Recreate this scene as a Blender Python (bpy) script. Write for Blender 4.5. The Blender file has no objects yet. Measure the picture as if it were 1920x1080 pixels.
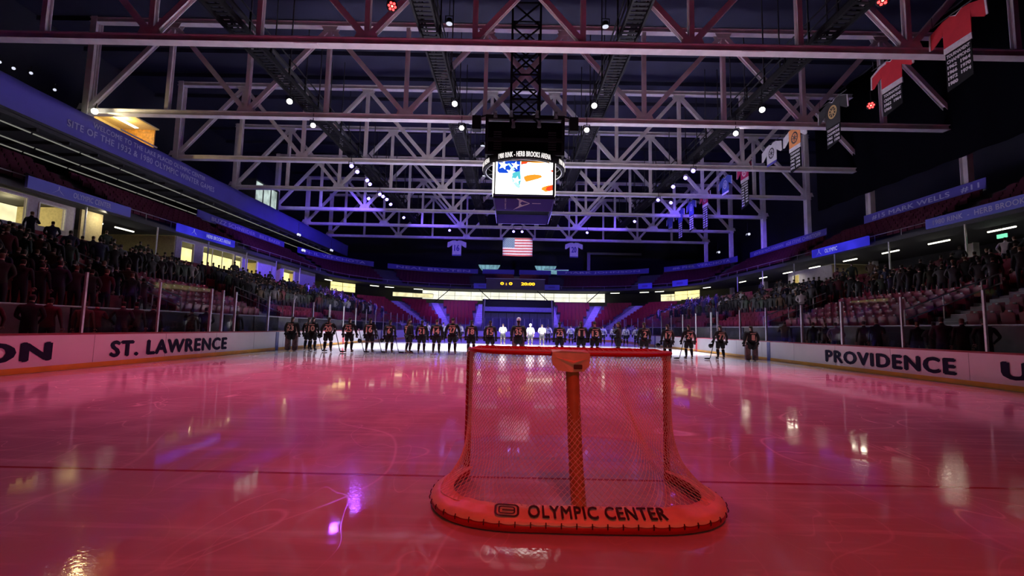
import bpy, bmesh, math, random
from mathutils import Vector, Matrix
R = math.radians
PI = math.pi
rnd = random.Random(7)
SC = bpy.context.scene
COL = SC.collection
# ------------------------------------------------------------------ settings
SC.view_settings.view_transform = 'Standard'
SC.view_settings.look = 'None'
SC.view_settings.gamma = 1
SC.view_settings.use_curve_mapping = False
SC.view_settings.exposure = 0.15
SC.cycles.max_bounces = 7
SC.cycles.diffuse_bounces = 3
SC.cycles.glossy_bounces = 4
SC.cycles.transparent_max_bounces = 24
SC.cycles.sample_clamp_indirect = 6.0
SC.cycles.caustics_reflective = False
SC.cycles.caustics_refractive = False
W = bpy.data.worlds.new('hall_air'); SC.world = W; W.use_nodes = True
W.node_tree.nodes['Background'].inputs[0].default_value = (0.02, 0.02, 0.05, 1)
W.node_tree.nodes['Background'].inputs[1].default_value = 0.1
# rink measures (metres): x across, y up-ice, z up
GY, BLUE, RED, BLUE2, END = 4.437, 24.05, 33.5, 43.2, 63.9
HW, HB = 12.95, 1.02
CX, CY, CR = 4.45, 55.4, 8.5          # rink corner arc
BX, BY = 7.0, 57.2                    # seating bowl corner centre
# ------------------------------------------------------------------ materials
def nt(name):
    m = bpy.data.materials.new(name); m.use_nodes = True
    t = m.node_tree; t.nodes.clear()
    o = t.nodes.new('ShaderNodeOutputMaterial')
    return m, t, o
def pm(name, col, rough=.5, metal=0.0, var=.12, scale=8.0, bump=0.0, spec=.5):
    """painted / cloth / metal surface with a little procedural wear"""
    m, t, o = nt(name)
    b = t.nodes.new('ShaderNodeBsdfPrincipled')
    n = t.nodes.new('ShaderNodeTexNoise'); n.inputs['Scale'].default_value = scale; n.inputs['Detail'].default_value = 3
    tc = t.nodes.new('ShaderNodeTexCoord'); t.links.new(tc.outputs['Object'], n.inputs['Vector'])
    r = t.nodes.new('ShaderNodeValToRGB')
    a = [max(0, c*(1-var)) for c in col]; c2 = [min(1, c*(1+var)) for c in col]
    r.color_ramp.elements[0].position = .3; r.color_ramp.elements[1].position = .7
    r.color_ramp.elements[0].color = (*a, 1); r.color_ramp.elements[1].color = (*c2, 1)
    t.links.new(n.outputs['Fac'], r.inputs['Fac']); t.links.new(r.outputs['Color'], b.inputs['Base Color'])
    b.inputs['Roughness'].default_value = rough; b.inputs['Metallic'].default_value = metal
    b.inputs['Specular IOR Level'].default_value = spec
    if bump:
        bn = t.nodes.new('ShaderNodeBump'); bn.inputs['Strength'].default_value = bump; bn.inputs['Distance'].default_value = .02
        t.links.new(n.outputs['Fac'], bn.inputs['Height']); t.links.new(bn.outputs['Normal'], b.inputs['Normal'])
    t.links.new(b.outputs['BSDF'], o.inputs['Surface'])
    return m
def em(name, col, strength, var=.0, scale=3.0, sample=False):
    m, t, o = nt(name)
    e = t.nodes.new('ShaderNodeEmission'); e.inputs['Strength'].default_value = strength
    if var:
        n = t.nodes.new('ShaderNodeTexNoise'); n.inputs['Scale'].default_value = scale
        tc = t.nodes.new('ShaderNodeTexCoord'); t.links.new(tc.outputs['Object'], n.inputs['Vector'])
        r = t.nodes.new('ShaderNodeValToRGB')
        r.color_ramp.elements[0].position = .35; r.color_ramp.elements[1].position = .65
        r.color_ramp.elements[0].color = (*[c*(1-var) for c in col], 1); r.color_ramp.elements[1].color = (*col, 1)
        t.links.new(n.outputs['Fac'], r.inputs['Fac']); t.links.new(r.outputs['Color'], e.inputs['Color'])
    else:
        e.inputs['Color'].default_value = (*col, 1)
    t.links.new(e.outputs[0], o.inputs['Surface'])
    try: m.cycles.emission_sampling = 'AUTO' if sample else 'NONE'
    except Exception: pass
    return m
M = {}
M['steel'] = pm('white_painted_steel', (.86, .83, .86), .42, 0, .10, 1.5)
M['black'] = pm('black_metal', (.010, .010, .012), .6, spec=.12)
M['dark'] = pm('dark_grey_metal', (.035, .035, .04), .6, spec=.2)
M['grey'] = pm('grey_metal', (.32, .32, .34), .4, .6)
M['alu'] = pm('aluminium', (.62, .62, .64), .35, .7)
M['roofdeck'] = pm('navy_roof_deck', (.010, .010, .034), .7, 0, .2, .6)
M['wallnavy'] = pm('navy_wall', (.008, .008, .022), .8, 0, .2, .5)
M['curtain'] = pm('black_curtain', (.003, .003, .005), 1.0, spec=0)
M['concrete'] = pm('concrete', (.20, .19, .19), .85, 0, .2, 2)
M['stepc'] = pm('pale_concrete', (.42, .41, .42), .8, 0, .2, 3)
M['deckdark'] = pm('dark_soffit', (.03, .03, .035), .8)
M['boardw'] = pm('white_board', (.80, .80, .82), .28, 0, .04, 1.2)
M['yellow'] = pm('yellow_kick_plate', (.85, .42, .03), .35, 0, .1, 2)
M['caprail'] = pm('maroon_cap_rail', (.22, .012, .03), .4)
M['blueline'] = pm('blue_stripe', (.02, .03, .25), .4)
M['redline'] = pm('red_stripe', (.45, .02, .03), .4)
M['ink'] = pm('navy_lettering', (.010, .010, .045), .5, spec=.15)
M['redpipe'] = pm('red_goal_paint', (.50, .012, .010), .32, 0, .1, 6)
M['pad'] = pm('cream_pad_vinyl', (.85, .62, .42), .42, 0, .10, 9, .15)
M['post_pad'] = pm('tan_post_pad', (.42, .22, .08), .5, 0, .15, 10)
M['cord'] = pm('white_net_cord', (.80, .70, .62), .7)
M['tag'] = pm('dark_tag', (.10, .03, .03), .5)
M['brown'] = pm('dark_brown_print', (.05, .015, .012), .5)
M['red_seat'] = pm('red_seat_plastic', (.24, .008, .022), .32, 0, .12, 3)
M['deck_seat'] = pm('shaded_deck_seat', (.045, .004, .014), .7, spec=.15)  # red seats with the upper deck's shade darkened into their colour
M['number_plate'] = pm('white_number_plate', (.9, .85, .85), .3)
M['lilac'] = pm('pale_lilac_wall', (.46, .42, .52), .7)
M['tan'] = pm('tan_wall', (.62, .52, .28), .7)
M['wood'] = pm('orange_wood', (.55, .28, .06), .5, 0, .3, 5)
M['bluecloth'] = pm('royal_blue_vinyl', (.075, .065, .36), .55, 0, .08, .7)
M['bluesign'] = pm('blue_sign_panel', (.10, .11, .48), .4, 0, .06, 1)
M['signtext'] = pm('pale_sign_lettering', (.42, .42, .62), .5)
M['navy'] = pm('navy_panel', (.075, .055, .30), .4, 0, .06, 1)
M['white'] = pm('white_print', (.85, .85, .88), .5)
M['rubber'] = pm('black_rubber', (.015, .015, .015), .8)
M['lamp_white'] = em('lit_flood_lens', (1, .98, .86), 12)
M['lamp_dim'] = em('dim_lamp_lens', (.75, .78, .95), .9)
M['lamp_blue'] = em('blue_stage_lens', (.26, .19, 1), 8)
M['lamp_red'] = em('red_stage_led', (1, .03, .03), 7)
M['led_red_core'] = em('red_led_core', (1, .2, .16), 4)
M['fluor'] = em('fluorescent_tube', (1, .97, .78), 3.0)
M['strip'] = em('strip_light', (.85, .84, .72), .22)
M['warmwin'] = em('warm_lit_room', (1, .86, .33), 1.5, .25, 1.2)
M['coolwin'] = em('cool_lit_room', (.86, .88, .95), 1.0, .5, 1.6)
M['creamwin'] = em('cream_lit_room', (1, .90, .50), 1.25, .4, .9)
M['farwin'] = em('far_lit_glazing', (1, .98, .80), 1.15, .25, .8)
M['teal'] = em('teal_lit_glass', (.24, .5, .62), .75, .4, 1.5)
M['booth'] = em('booth_window_light', (.7, .86, .82), .8, .6, .8)
M['amber'] = em('amber_digits', (1, .50, .02), 1.8)
M['greenexit'] = em('green_exit_light', (.25, 1, .6), .9)
M['bluesignlit'] = em('backlit_blue_sign', (.035, .03, .62), 1.0, .45, .5)
M['signwhitelit'] = em('backlit_sign_lettering', (.35, .36, .8), .8)
M['scr_white'] = em('screen_white', (1, .985, .93), 4.5, sample=True)
M['scr_blue'] = em('screen_blue', (.01, .07, .62), 1.1)
M['scr_teal'] = em('screen_teal', (.10, .55, .62), 1.1)
M['scr_pale'] = em('screen_pale_teal', (.5, .82, .85), 1.1)
M['scr_orange'] = em('screen_orange', (1, .36, .03), 1.0)
M['scr_red'] = em('screen_red', (.95, .07, .02), 1.0)
M['led_white'] = em('white_led_text', (1, .93, .90), 1.25)
M['skin'] = pm('skin', (.55, .34, .25), .6)
M['hair'] = pm('dark_hair', (.03, .018, .012), .7)
M['fair'] = pm('fair_hair', (.11, .06, .025), .7)
# ------------------------------------------------------------------ mesh builder
class MB:
    def __init__(s): s.v = []; s.f = []; s.mi = []; s.cur = 0
    def add(s, vs, fs):
        b = len(s.v); s.v += [tuple(x) for x in vs]
        for f in fs: s.f.append([b+i for i in f]); s.mi.append(s.cur)
        return s
    def box(s, c, d, rz=0.0, ax=None):
        x, y, z = d[0]/2, d[1]/2, d[2]/2
        vs = [Vector((i*x, j*y, k*z)) for k in (-1, 1) for j in (-1, 1) for i in (-1, 1)]
        if rz: m = Matrix.Rotation(rz, 3, 'Z'); vs = [m @ v for v in vs]
        if ax is not None: vs = [ax @ v for v in vs]
        return s.add([v + Vector(c) for v in vs], [(0, 2, 3, 1), (4, 5, 7, 6), (0, 1, 5, 4), (2, 6, 7, 3), (0, 4, 6, 2), (1, 3, 7, 5)])
    def frame(s, p, q, up):
        p, q = Vector(p), Vector(q); d = (q-p).normalized(); up = Vector(up)
        a = d.cross(up)
        if a.length < 1e-4: a = d.cross(Vector((1, 0, .01)))
        a.normalize(); b = a.cross(d).normalized()
        return p, q, a, b
    def bar(s, p, q, w, h, up=(0, 0, 1)):
        p, q, a, b = s.frame(p, q, up)
        vs = [e + a*(i*w/2) + b*(j*h/2) for e in (p, q) for i, j in ((-1, -1), (1, -1), (1, 1), (-1, 1))]
        return s.add(vs, [(0, 3, 2, 1), (4, 5, 6, 7), (0, 1, 5, 4), (1, 2, 6, 5), (2, 3, 7, 6), (3, 0, 4, 7)])
    def hbar(s, p, q, w, h, t=.03, up=(0, 0, 1)):
        """rolled H section: two flanges h tall, w apart, one web"""
        p, q, a, b = s.frame(p, q, up)
        for k in (-1, 1):
            off = a*(k*(w/2-t/2)); s.bar(p+off, q+off, t, h, up)
        s.bar(p, q, w-2*t, t, up)
        return s
    def ibeam(s, p, q, w, h, t=.03):
        """rolled I section laid along x: wide flanges top and bottom, thick web"""
        p, q = Vector(p), Vector(q); u = Vector((0, 0, 1))
        for k in (-1, 1): s.bar(p+u*k*(h/2-t/2), q+u*k*(h/2-t/2), w, t)
        s.bar(p, q, w*.55, h-2*t)
        return s
    def tube(s, pts, r, n=8, cap=True, closed=False):
        pts = [Vector(p) for p in pts]; N = len(pts); rs = r if isinstance(r, (list, tuple)) else [r]*N
        b = len(s.v); prev = None
        for i, p in enumerate(pts):
            if closed: d = pts[(i+1) % N]-pts[i-1]
            else: d = pts[min(i+1, N-1)]-pts[max(i-1, 0)]
            if d.length < 1e-9: d = Vector((0, 0, 1))
            d.normalize()
            if prev is None:
                a = d.cross(Vector((0, 0, 1)))
                if a.length < 1e-3: a = d.cross(Vector((1, 0, 0)))
            else:
                a = prev - d*prev.dot(d)
                if a.length < 1e-6: a = d.orthogonal()
            a.normalize(); prev = a; c = d.cross(a)
            for k in range(n):
                th = 2*PI*k/n; s.v.append(tuple(p + (a*math.cos(th)+c*math.sin(th))*rs[i]))
        for i in range(N if closed else N-1):
            j = (i+1) % N
            for k in range(n):
                s.f.append([b+i*n+k, b+i*n+(k+1) % n, b+j*n+(k+1) % n, b+j*n+k]); s.mi.append(s.cur)
        if cap and not closed:
            s.f.append([b+k for k in range(n)][::-1]); s.mi.append(s.cur)
            s.f.append([b+(N-1)*n+k for k in range(n)]); s.mi.append(s.cur)
        return s
    def lathe(s, prof, c=(0, 0, 0), n=16, m=None):
        pts = []
        for r, z in prof:
            for k in range(n):
                v = Vector((r*math.cos(2*PI*k/n), r*math.sin(2*PI*k/n), z))
                if m is not None: v = m @ v
                pts.append(v+Vector(c))
        fs = [(i*n+k, i*n+(k+1) % n, (i+1)*n+(k+1) % n, (i+1)*n+k) for i in range(len(prof)-1) for k in range(n)]
        fs += [tuple(range(n))[::-1], tuple((len(prof)-1)*n+k for k in range(n))]
        return s.add(pts, fs)
    def ball(s, c, r, n=10, m=6):
        rx, ry, rz = r if isinstance(r, (tuple, list)) else (r, r, r)
        vs = [(c[0], c[1], c[2]-rz)]
        for i in range(1, m):
            t = -PI/2+PI*i/m
            for k in range(n): vs.append((c[0]+rx*math.cos(t)*math.cos(2*PI*k/n), c[1]+ry*math.cos(t)*math.sin(2*PI*k/n), c[2]+rz*math.sin(t)))
        vs.append((c[0], c[1], c[2]+rz)); L = len(vs)-1
        fs = [(0, 1+(k+1) % n, 1+k) for k in range(n)]
        fs += [(1+i*n+k, 1+i*n+(k+1) % n, 1+(i+1)*n+(k+1) % n, 1+(i+1)*n+k) for i in range(m-2) for k in range(n)]
        fs += [(L, 1+(m-2)*n+k, 1+(m-2)*n+(k+1) % n) for k in range(n)]
        return s.add(vs, fs)
    def prism(s, poly, fn, t):
        """poly in (u,v); fn(u,v,w)->xyz; thickness t along w"""
        n = len(poly)
        vs = [fn(u, v, 0) for u, v in poly]+[fn(u, v, t) for u, v in poly]
        return s.add(vs, [tuple(range(n)), tuple(range(2*n-1, n-1, -1))]+[(i, n+i, n+(i+1) % n, (i+1) % n) for i in range(n)])
    def sheet(s, rows):
        """rows: list of lists of points of one length"""
        n = len(rows[0]); b = len(s.v)
        for r in rows: s.v += [tuple(p) for p in r]
        for i in range(len(rows)-1):
            for k in range(n-1):
                s.f.append([b+i*n+k, b+i*n+k+1, b+(i+1)*n+k+1, b+(i+1)*n+k]); s.mi.append(s.cur)
        return s
    def mesh(s, name, mats, smooth=False):
        me = bpy.data.meshes.new(name); me.from_pydata(s.v, [], s.f); me.update()
        for m in (mats if isinstance(mats, (list, tuple)) else [mats]): me.materials.append(m)
        me.polygons.foreach_set('material_index', s.mi)
        if smooth: me.polygons.foreach_set('use_smooth', [True]*len(s.f))
        me.update()
        return me
    def build(s, name, mats, parent=None, smooth=False, loc=None):
        return link(name, s.mesh(name, mats, smooth), parent, loc)
def link(name, me, parent=None, loc=None, rz=0):
    o = bpy.data.objects.new(name, me); COL.objects.link(o)
    if loc is not None: o.location = loc
    if rz: o.rotation_euler = (0, 0, rz)
    if parent is not None: o.parent = parent
    return o
def fixnormals(me):
    bm = bmesh.new(); bm.from_mesh(me); bmesh.ops.recalc_face_normals(bm, faces=bm.faces); bm.to_mesh(me); bm.free()
def tag(o, label, cat, group=None, kind=None):
    o['label'] = label; o['category'] = cat
    if group: o['group'] = group
    if kind: o['kind'] = kind
    return o
def thing(name, loc, label, cat, group=None, rz=0):
    o = bpy.data.objects.new(name, None); COL.objects.link(o); o.location = loc; o.rotation_euler = (0, 0, rz)
    o.empty_display_size = .2
    return tag(o, label, cat, group)
def struct(o, label=None, cat=None):
    o['kind'] = 'structure'
    if label: o['label'] = label; o['category'] = cat or 'structure'
    return o
def copytree(o, parent=None):
    c = o.copy(); COL.objects.link(c)
    if parent is not None: c.parent = parent
    for ch in list(o.children): copytree(ch, c)
    return c
NUM = ['first', 'second', 'third', 'fourth', 'fifth', 'sixth', 'seventh', 'eighth', 'ninth', 'tenth', 'eleventh', 'twelfth', 'thirteenth',
       'fourteenth', 'fifteenth', 'sixteenth', 'seventeenth', 'eighteenth', 'nineteenth', 'twentieth']
def nth(i):
    if i < 20: return NUM[i]
    k = i+1; return '%d%s' % (k, {1: 'st', 2: 'nd', 3: 'rd'}.get(k % 10 if k not in (11, 12, 13) else 0, 'th'))
# text as mesh: list of (u,v) triangles in a unit box, fitted to width/height
def text_faces(txt, bold=.012, space=1.0):
    cu = bpy.data.curves.new('t', 'FONT'); cu.body = txt; cu.resolution_u = 3; cu.space_character = space
    ob = bpy.data.objects.new('t', cu); COL.objects.link(ob)
    dg = bpy.context.evaluated_depsgraph_get(); me = bpy.data.meshes.new_from_object(ob.evaluated_get(dg))
    vs = [v.co.copy() for v in me.vertices]; fs = [tuple(p.vertices) for p in me.polygons]
    bpy.data.objects.remove(ob); bpy.data.curves.remove(cu); bpy.data.meshes.remove(me)
    if bold:      # heavier strokes: the same letter laid a hair to each side
        n = len(vs); v0, f0 = vs, fs; vs, fs = [], []
        for k, (dx, dy) in enumerate(((-bold, 0), (bold, 0), (0, bold*.7), (0, -bold*.7), (-bold*.5, bold*.5), (bold*.5, -bold*.5))):
            vs += [Vector((v.x+dx, v.y+dy, 0)) for v in v0]; fs += [tuple(i+k*n for i in f) for f in f0]
    x0 = min(v.x for v in vs); x1 = max(v.x for v in vs); y0 = min(v.y for v in vs); y1 = max(v.y for v in vs)
    return [((v.x-x0)/(x1-x0), (v.y-y0)/(y1-y0)) for v in vs], fs
def text_on(mb, txt, fn, w, h, bold=.012, space=1.0, u0=0, v0=0):
    """lay text on a surface fn(u,v)->xyz, u0..u0+w, v0..v0+h"""
    uv, fs = text_faces(txt, bold, space)
    mb.tu = getattr(mb, 'tu', [0]*len(mb.v))+[u0+u*w for u, v in uv]; mb.th = h
    nc = 6 if bold else 1; per = len(uv)//nc; out = []
    for i, (u, v) in enumerate(uv):
        U, V = u0+u*w, v0+v*h; p = Vector(fn(U, V))
        k = i//per
        if k:
            n = (Vector(fn(U+.01, V))-p).cross(Vector(fn(U, V+h*.02))-p)
            if n.length > 1e-12: p = p+n.normalized()*(.0007*k*max(1, h*2.5))
        out.append(p)
    return mb.add(out, fs)
def word_parts(mb, mat, parent, label=None):
    """build lettering as one part per word: faces grouped where the text leaves a gap"""
    fs = sorted(range(len(mb.f)), key=lambda i: min(mb.tu[v] for v in mb.f[i])); groups = []; hi = None
    for i in fs:
        lo = min(mb.tu[v] for v in mb.f[i]); h2 = max(mb.tu[v] for v in mb.f[i])
        if hi is None or lo-hi > .22*mb.th: groups.append([]); hi = h2
        groups[-1].append(i); hi = max(hi, h2)
    for g in groups:
        m2 = MB(); used = sorted({v for i in g for v in mb.f[i]}); mp = {v: k for k, v in enumerate(used)}
        m2.add([mb.v[v] for v in used], [[mp[v] for v in mb.f[i]] for i in g])
        o = m2.build('lettering', mat, parent)
        if label: o['label'] = label
def plane_fn(o, ux, uy):
    o, ux, uy = Vector(o), Vector(ux), Vector(uy)
    return lambda u, v, w=0: o+ux*u+uy*v+ux.cross(uy)*w
def spot(name, loc, tgt, watt, col, ang=50, blend=.6, rad=.12):
    l = bpy.data.lights.new(name, 'SPOT'); l.energy = watt; l.color = col; l.spot_size = R(ang); l.spot_blend = blend; l.shadow_soft_size = rad
    o = bpy.data.objects.new(name, l); COL.objects.link(o); o.location = loc
    o.rotation_euler = (Vector(tgt)-Vector(loc)).to_track_quat('-Z', 'Y').to_euler()
    return o
def arealight(name, loc, tgt, watt, col, sx, sy):
    l = bpy.data.lights.new(name, 'AREA'); l.energy = watt; l.color = col; l.shape = 'RECTANGLE'; l.size = sx; l.size_y = sy
    o = bpy.data.objects.new(name, l); COL.objects.link(o); o.location = loc
    o.rotation_euler = (Vector(tgt)-Vector(loc)).to_track_quat('-Z', 'Y').to_euler()
    return o
def pointlight(name, loc, watt, col, rad=.2):
    l = bpy.data.lights.new(name, 'POINT'); l.energy = watt; l.color = col; l.shadow_soft_size = rad
    o = bpy.data.objects.new(name, l); COL.objects.link(o); o.location = loc
    return o
# ================================================================== ICE
def ice_material():
    m, t, o = nt('wet_ice')
    L = t.links; N = t.nodes.new
    def math_(op, a, b=None, c=None, clamp=False):
        n = N('ShaderNodeMath'); n.operation = op; n.use_clamp = clamp
        for i, x in enumerate((a, b, c)):
            if x is None: continue
            if isinstance(x, (int, float)): n.inputs[i].default_value = x
            else: L.new(x, n.inputs[i])
        return n.outputs[0]
    def mixc(f, a, b):
        n = N('ShaderNodeMix'); n.data_type = 'RGBA'
        L.new(f, n.inputs[0])
        for i, x in ((6, a), (7, b)):
            if isinstance(x, tuple): n.inputs[i].default_value = (*x, 1)
            else: L.new(x, n.inputs[i])
        return n.outputs[2]
    tc = N('ShaderNodeTexCoord'); sp = N('ShaderNodeSeparateXYZ'); L.new(tc.outputs['Object'], sp.inputs[0])
    X, Y = sp.outputs[0], sp.outputs[1]
    def noise(scale, detail=3, rough=.5, sx=1, sy=1, dist=0, off=0, rot=0):
        mp = N('ShaderNodeMapping'); mp.inputs['Scale'].default_value = (sx, sy, 1); mp.inputs['Location'].default_value = (off, off*.7, 0); mp.inputs['Rotation'].default_value = (0, 0, rot)
        L.new(tc.outputs['Object'], mp.inputs['Vector'])
        n = N('ShaderNodeTexNoise'); n.inputs['Scale'].default_value = scale; n.inputs['Detail'].default_value = detail
        n.inputs['Roughness'].default_value = rough; n.inputs['Distortion'].default_value = dist
        L.new(mp.outputs[0], n.inputs['Vector']); return n.outputs['Fac']
    def skate(scale, width, off, sx=1, sy=1, dist=.6, rot=0):
        f = noise(scale, 1.0, .4, sx, sy, dist, off, rot)
        d = math_('ABSOLUTE', math_('SUBTRACT', f, .5))
        return math_('SUBTRACT', 1, math_('DIVIDE', d, width), clamp=True)
    s1 = skate(.26, .0022, 3.1, 1, .7)
    s2 = skate(.42, .0022, 11.7, .8, 1.1, .9, .5)
    s3 = skate(.8, .003, 27.3, 1, .45, .5, -.4)
    s4 = skate(1.3, .004, 41.0, 1.2, .4, .6, .3)
    fade = noise(.35, 2, .5, 1, 1, 0, 60); fade = math_('MULTIPLY', math_('SUBTRACT', fade, .38), 5, clamp=True)
    sk = math_('MULTIPLY', math_('MAXIMUM', math_('MAXIMUM', s1, s2), math_('MAXIMUM', s3, s4)), fade)
    snow = noise(.55, 5, .6, 1, .55, .4, 5); snow = math_('MULTIPLY', math_('SUBTRACT', snow, .5), 3.2, clamp=True)
    col = mixc(snow, (.50, .51, .54), (.80, .81, .84))
    col = mixc(math_('MULTIPLY', sk, .6), col, (.93, .93, .95))
    g1 = noise(2.2, 5, .65, .22, 1.6, .3, 51, .55); g2 = noise(2.4, 5, .65, .2, 1.7, .3, 77, -.6); g3 = noise(2.0, 4, .6, .15, 2.2, .2, 15, .05)
    gr = math_('MAXIMUM', math_('MAXIMUM', g1, g2), g3)
    gr = math_('MULTIPLY', math_('SUBTRACT', gr, .56), 5.0, clamp=True)
    col = mixc(math_('MULTIPLY', gr, .55), col, (.90, .90, .93))
    # painted lines under the ice
    def band(v, c, hw): return math_('LESS_THAN', math_('ABSOLUTE', math_('SUBTRACT', v, c)), hw)
    r2 = math_('ADD', math_('POWER', X, 2.0), math_('POWER', math_('SUBTRACT', Y, GY), 2.0))
    crease = math_('MULTIPLY', math_('LESS_THAN', r2, 1.83**2), math_('MULTIPLY', math_('GREATER_THAN', Y, GY), math_('LESS_THAN', math_('ABSOLUTE', X), 1.22)))
    cl = math_('MULTIPLY', math_('LESS_THAN', math_('ABSOLUTE', math_('SUBTRACT', r2, 1.83**2)), .18), math_('MULTIPLY', math_('GREATER_THAN', Y, GY), math_('LESS_THAN', math_('ABSOLUTE', X), 1.22)))
    col = mixc(math_('MULTIPLY', crease, .35), col, (.30, .52, .80))
    col = mixc(math_('MULTIPLY', cl, .25), col, (.5, .03, .06))
    col = mixc(math_('MULTIPLY', band(Y, GY, .026), .8), col, (.30, .01, .03))
    col = mixc(math_('MULTIPLY', band(Y, RED, .15), .8), col, (.6, .05, .08))
    for b in (BLUE, BLUE2): col = mixc(math_('MULTIPLY', band(Y, b+.1, .13), .8), col, (.05, .07, .35))
    b = N('ShaderNodeBsdfPrincipled'); L.new(col, b.inputs['Base Color'])
    b.inputs['IOR'].default_value = 1.33; b.inputs['Specular IOR Level'].default_value = .55
    patch = noise(.5, 3, .5, 1, 1, 0, 90)
    ro = math_('ADD', math_('MULTIPLY', patch, .04), .02); ro = math_('ADD', ro, math_('ADD', math_('MULTIPLY', sk, .22), math_('MULTIPLY', gr, .03)))
    L.new(ro, b.inputs['Roughness'])
    h1 = noise(26, 3, .6, 1, 1, .2, 2); h2 = noise(3.0, 2, .5, 1, 1, 0, 9); h3 = noise(120, 2, .5)
    wet = noise(.6, 2, .5, 1, 1, 0, 33); wet = math_('MULTIPLY', math_('SUBTRACT', wet, .42), 6, clamp=True)
    hh = math_('ADD', math_('MULTIPLY', math_('MULTIPLY', h1, wet), .00110), math_('MULTIPLY', h2, .0008))
    hh = math_('ADD', hh, math_('MULTIPLY', sk, .0001))
    bp = N('ShaderNodeBump'); bp.inputs['Strength'].default_value = 1.0; bp.inputs['Distance'].default_value = 1.0
    L.new(hh, bp.inputs['Height']); L.new(bp.outputs[0], b.inputs['Normal'])
    L.new(b.outputs[0], o.inputs['Surface'])
    return m
M['ice'] = ice_material()
mb = MB(); mb.sheet([[(-13.2, -3, 0), (13.2, -3, 0)], [(-13.2, END+.5, 0), (13.2, END+.5, 0)]])
struct(mb.build('floor', M['ice']), 'wet white ice sheet lit red near the goal and white further up', 'ice')
mb = MB(); mb.sheet([[(-40, -6, -.12), (40, -6, -.12)], [(-40, 95, -.12), (40, 95, -.12)]])
struct(mb.build('floor_hall', M['concrete']), 'concrete slab under the ice and the stands', 'floor')
# ================================================================== DASHER BOARDS
def rink_path(d, y0=1.0, y1=1.0, step=1.5):
    """plan points d metres outside the board line, left side up-ice, round the end, right side back"""
    p = []
    n = max(2, int((CY-y0)/step)); p += [(-(HW+d), y0+(CY-y0)*i/n) for i in range(n)]
    for i in range(17): a = PI-PI/2*i/16; p.append((-CX+(CR+d)*math.cos(a), CY+(CR+d)*math.sin(a)))
    for i in range(1, 6): p.append((-CX+2*CX*i/6, CY+CR+d))
    for i in range(17): a = PI/2-PI/2*i/16; p.append((CX+(CR+d)*math.cos(a), CY+(CR+d)*math.sin(a)))
    n = max(2, int((CY-y1)/step)); p += [(HW+d, CY-(CY-y1)*i/n) for i in range(1, n+1)]
    return p
def ribbon(mb, path_fn, prof):
    """sweep a closed cross-section [(d,z)..] round the path"""
    rows = [[(x, y, z) for x, y in path_fn(d)] for d, z in prof]
    return mb.sheet(rows+[rows[0]])
db = thing('dasher_boards', (0, 0, 0), 'white dasher boards with navy lettering and a yellow kick plate round the ice', 'boards')
mb = MB(); ribbon(mb, rink_path, [(0, 0.0), (0, HB-.05), (.10, HB-.05), (.10, 0.0)]); me = mb.mesh('board_panel', M['boardw']); fixnormals(me); link('board_panel', me, db)
mb = MB(); ribbon(mb, rink_path, [(-.012, .004), (-.012, .15), (.0, .15), (.0, .004)]); me = mb.mesh('kick_plate', M['yellow']); fixnormals(me); o = link('kick_plate', me, db); o['label'] = 'yellow kick plate'
mb = MB(); ribbon(mb, rink_path, [(-.015, HB-.05), (-.015, HB), (.13, HB), (.13, HB-.05)]); me = mb.mesh('cap_rail', M['caprail']); fixnormals(me); o = link('cap_rail', me, db); o['label'] = 'maroon cap rail'
for s in (-1, 1):
    for yy, mt in ((BLUE, 'blueline'), (RED, 'redline'), (BLUE2, 'blueline')):
        mb = MB(); mb.box((s*(HW-.008), yy+.1, (HB-.05)/2+.002), (.016+.012, .28, HB-.06)); o = mb.build('line_stripe', M[mt], db); o['label'] = ('blue' if mt == 'blueline' else 'red')+' line stripe'
    for k in range(17):   # seams between board panels
        mb = MB(); mb.box((s*(HW-.0005), 2.4+k*2.8, .56), (.006, .012, .8)); mb.build('panel_seam', M['grey'], db)
def board_text(txt, s, ya, yb, z0=.25, z1=.775):
    mb = MB()
    if s < 0: fn = plane_fn((-HW+.012, ya, z0), (0, 1, 0), (0, 0, 1))
    else: fn = plane_fn((HW-.012, ya, z0), (0, -1, 0), (0, 0, 1))
    text_on(mb, txt, fn, abs(yb-ya), z1-z0, .058, 1.14)
    word_parts(mb, M['ink'], db, 'navy board lettering')
board_text('ST. LAWRENCE', -1, 14.14, 19.92)
board_text('ON', -1, 10.55, 12.37, .29, .80)
board_text('PROVIDENCE', 1, 19.8, 13.98)
board_text('UV', 1, 12.72, 11.2, .29, .78)
# ------------------------------------------------------------------ glass
def glass_material():
    m, t, o = nt('rink_glass_clear')
    tr = t.nodes.new('ShaderNodeBsdfTransparent'); tr.inputs[0].default_value = (.93, .95, .95, 1)
    gl = t.nodes.new('ShaderNodeBsdfGlossy'); gl.inputs['Roughness'].default_value = .03; gl.inputs[0].default_value = (1, 1, 1, 1)
    lw = t.nodes.new('ShaderNodeFresnel'); lw.inputs['IOR'].default_value = 1.35
    mul = t.nodes.new('ShaderNodeMath'); mul.operation = 'MULTIPLY'; mul.inputs[1].default_value = .04
    mx = t.nodes.new('ShaderNodeMixShader'); t.links.new(lw.outputs[0], mul.inputs[0]); t.links.new(mul.outputs[0], mx.inputs[0])
    t.links.new(tr.outputs[0], mx.inputs[1]); t.links.new(gl.outputs[0], mx.inputs[2]); t.links.new(mx.outputs[0], o.inputs['Surface'])
    return m
M['glass'] = glass_material()
gt = thing('rink_glass', (0, 0, HB), 'clear glass panes and slim aluminium posts standing on the white boards', 'glass')
GZ = 1.76
def gpost(x, y, w=.06, h=GZ):
    mb = MB(); mb.box((x, y, h/2), (w, w, h)); mb.build('post', M['alu'], gt)
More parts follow.
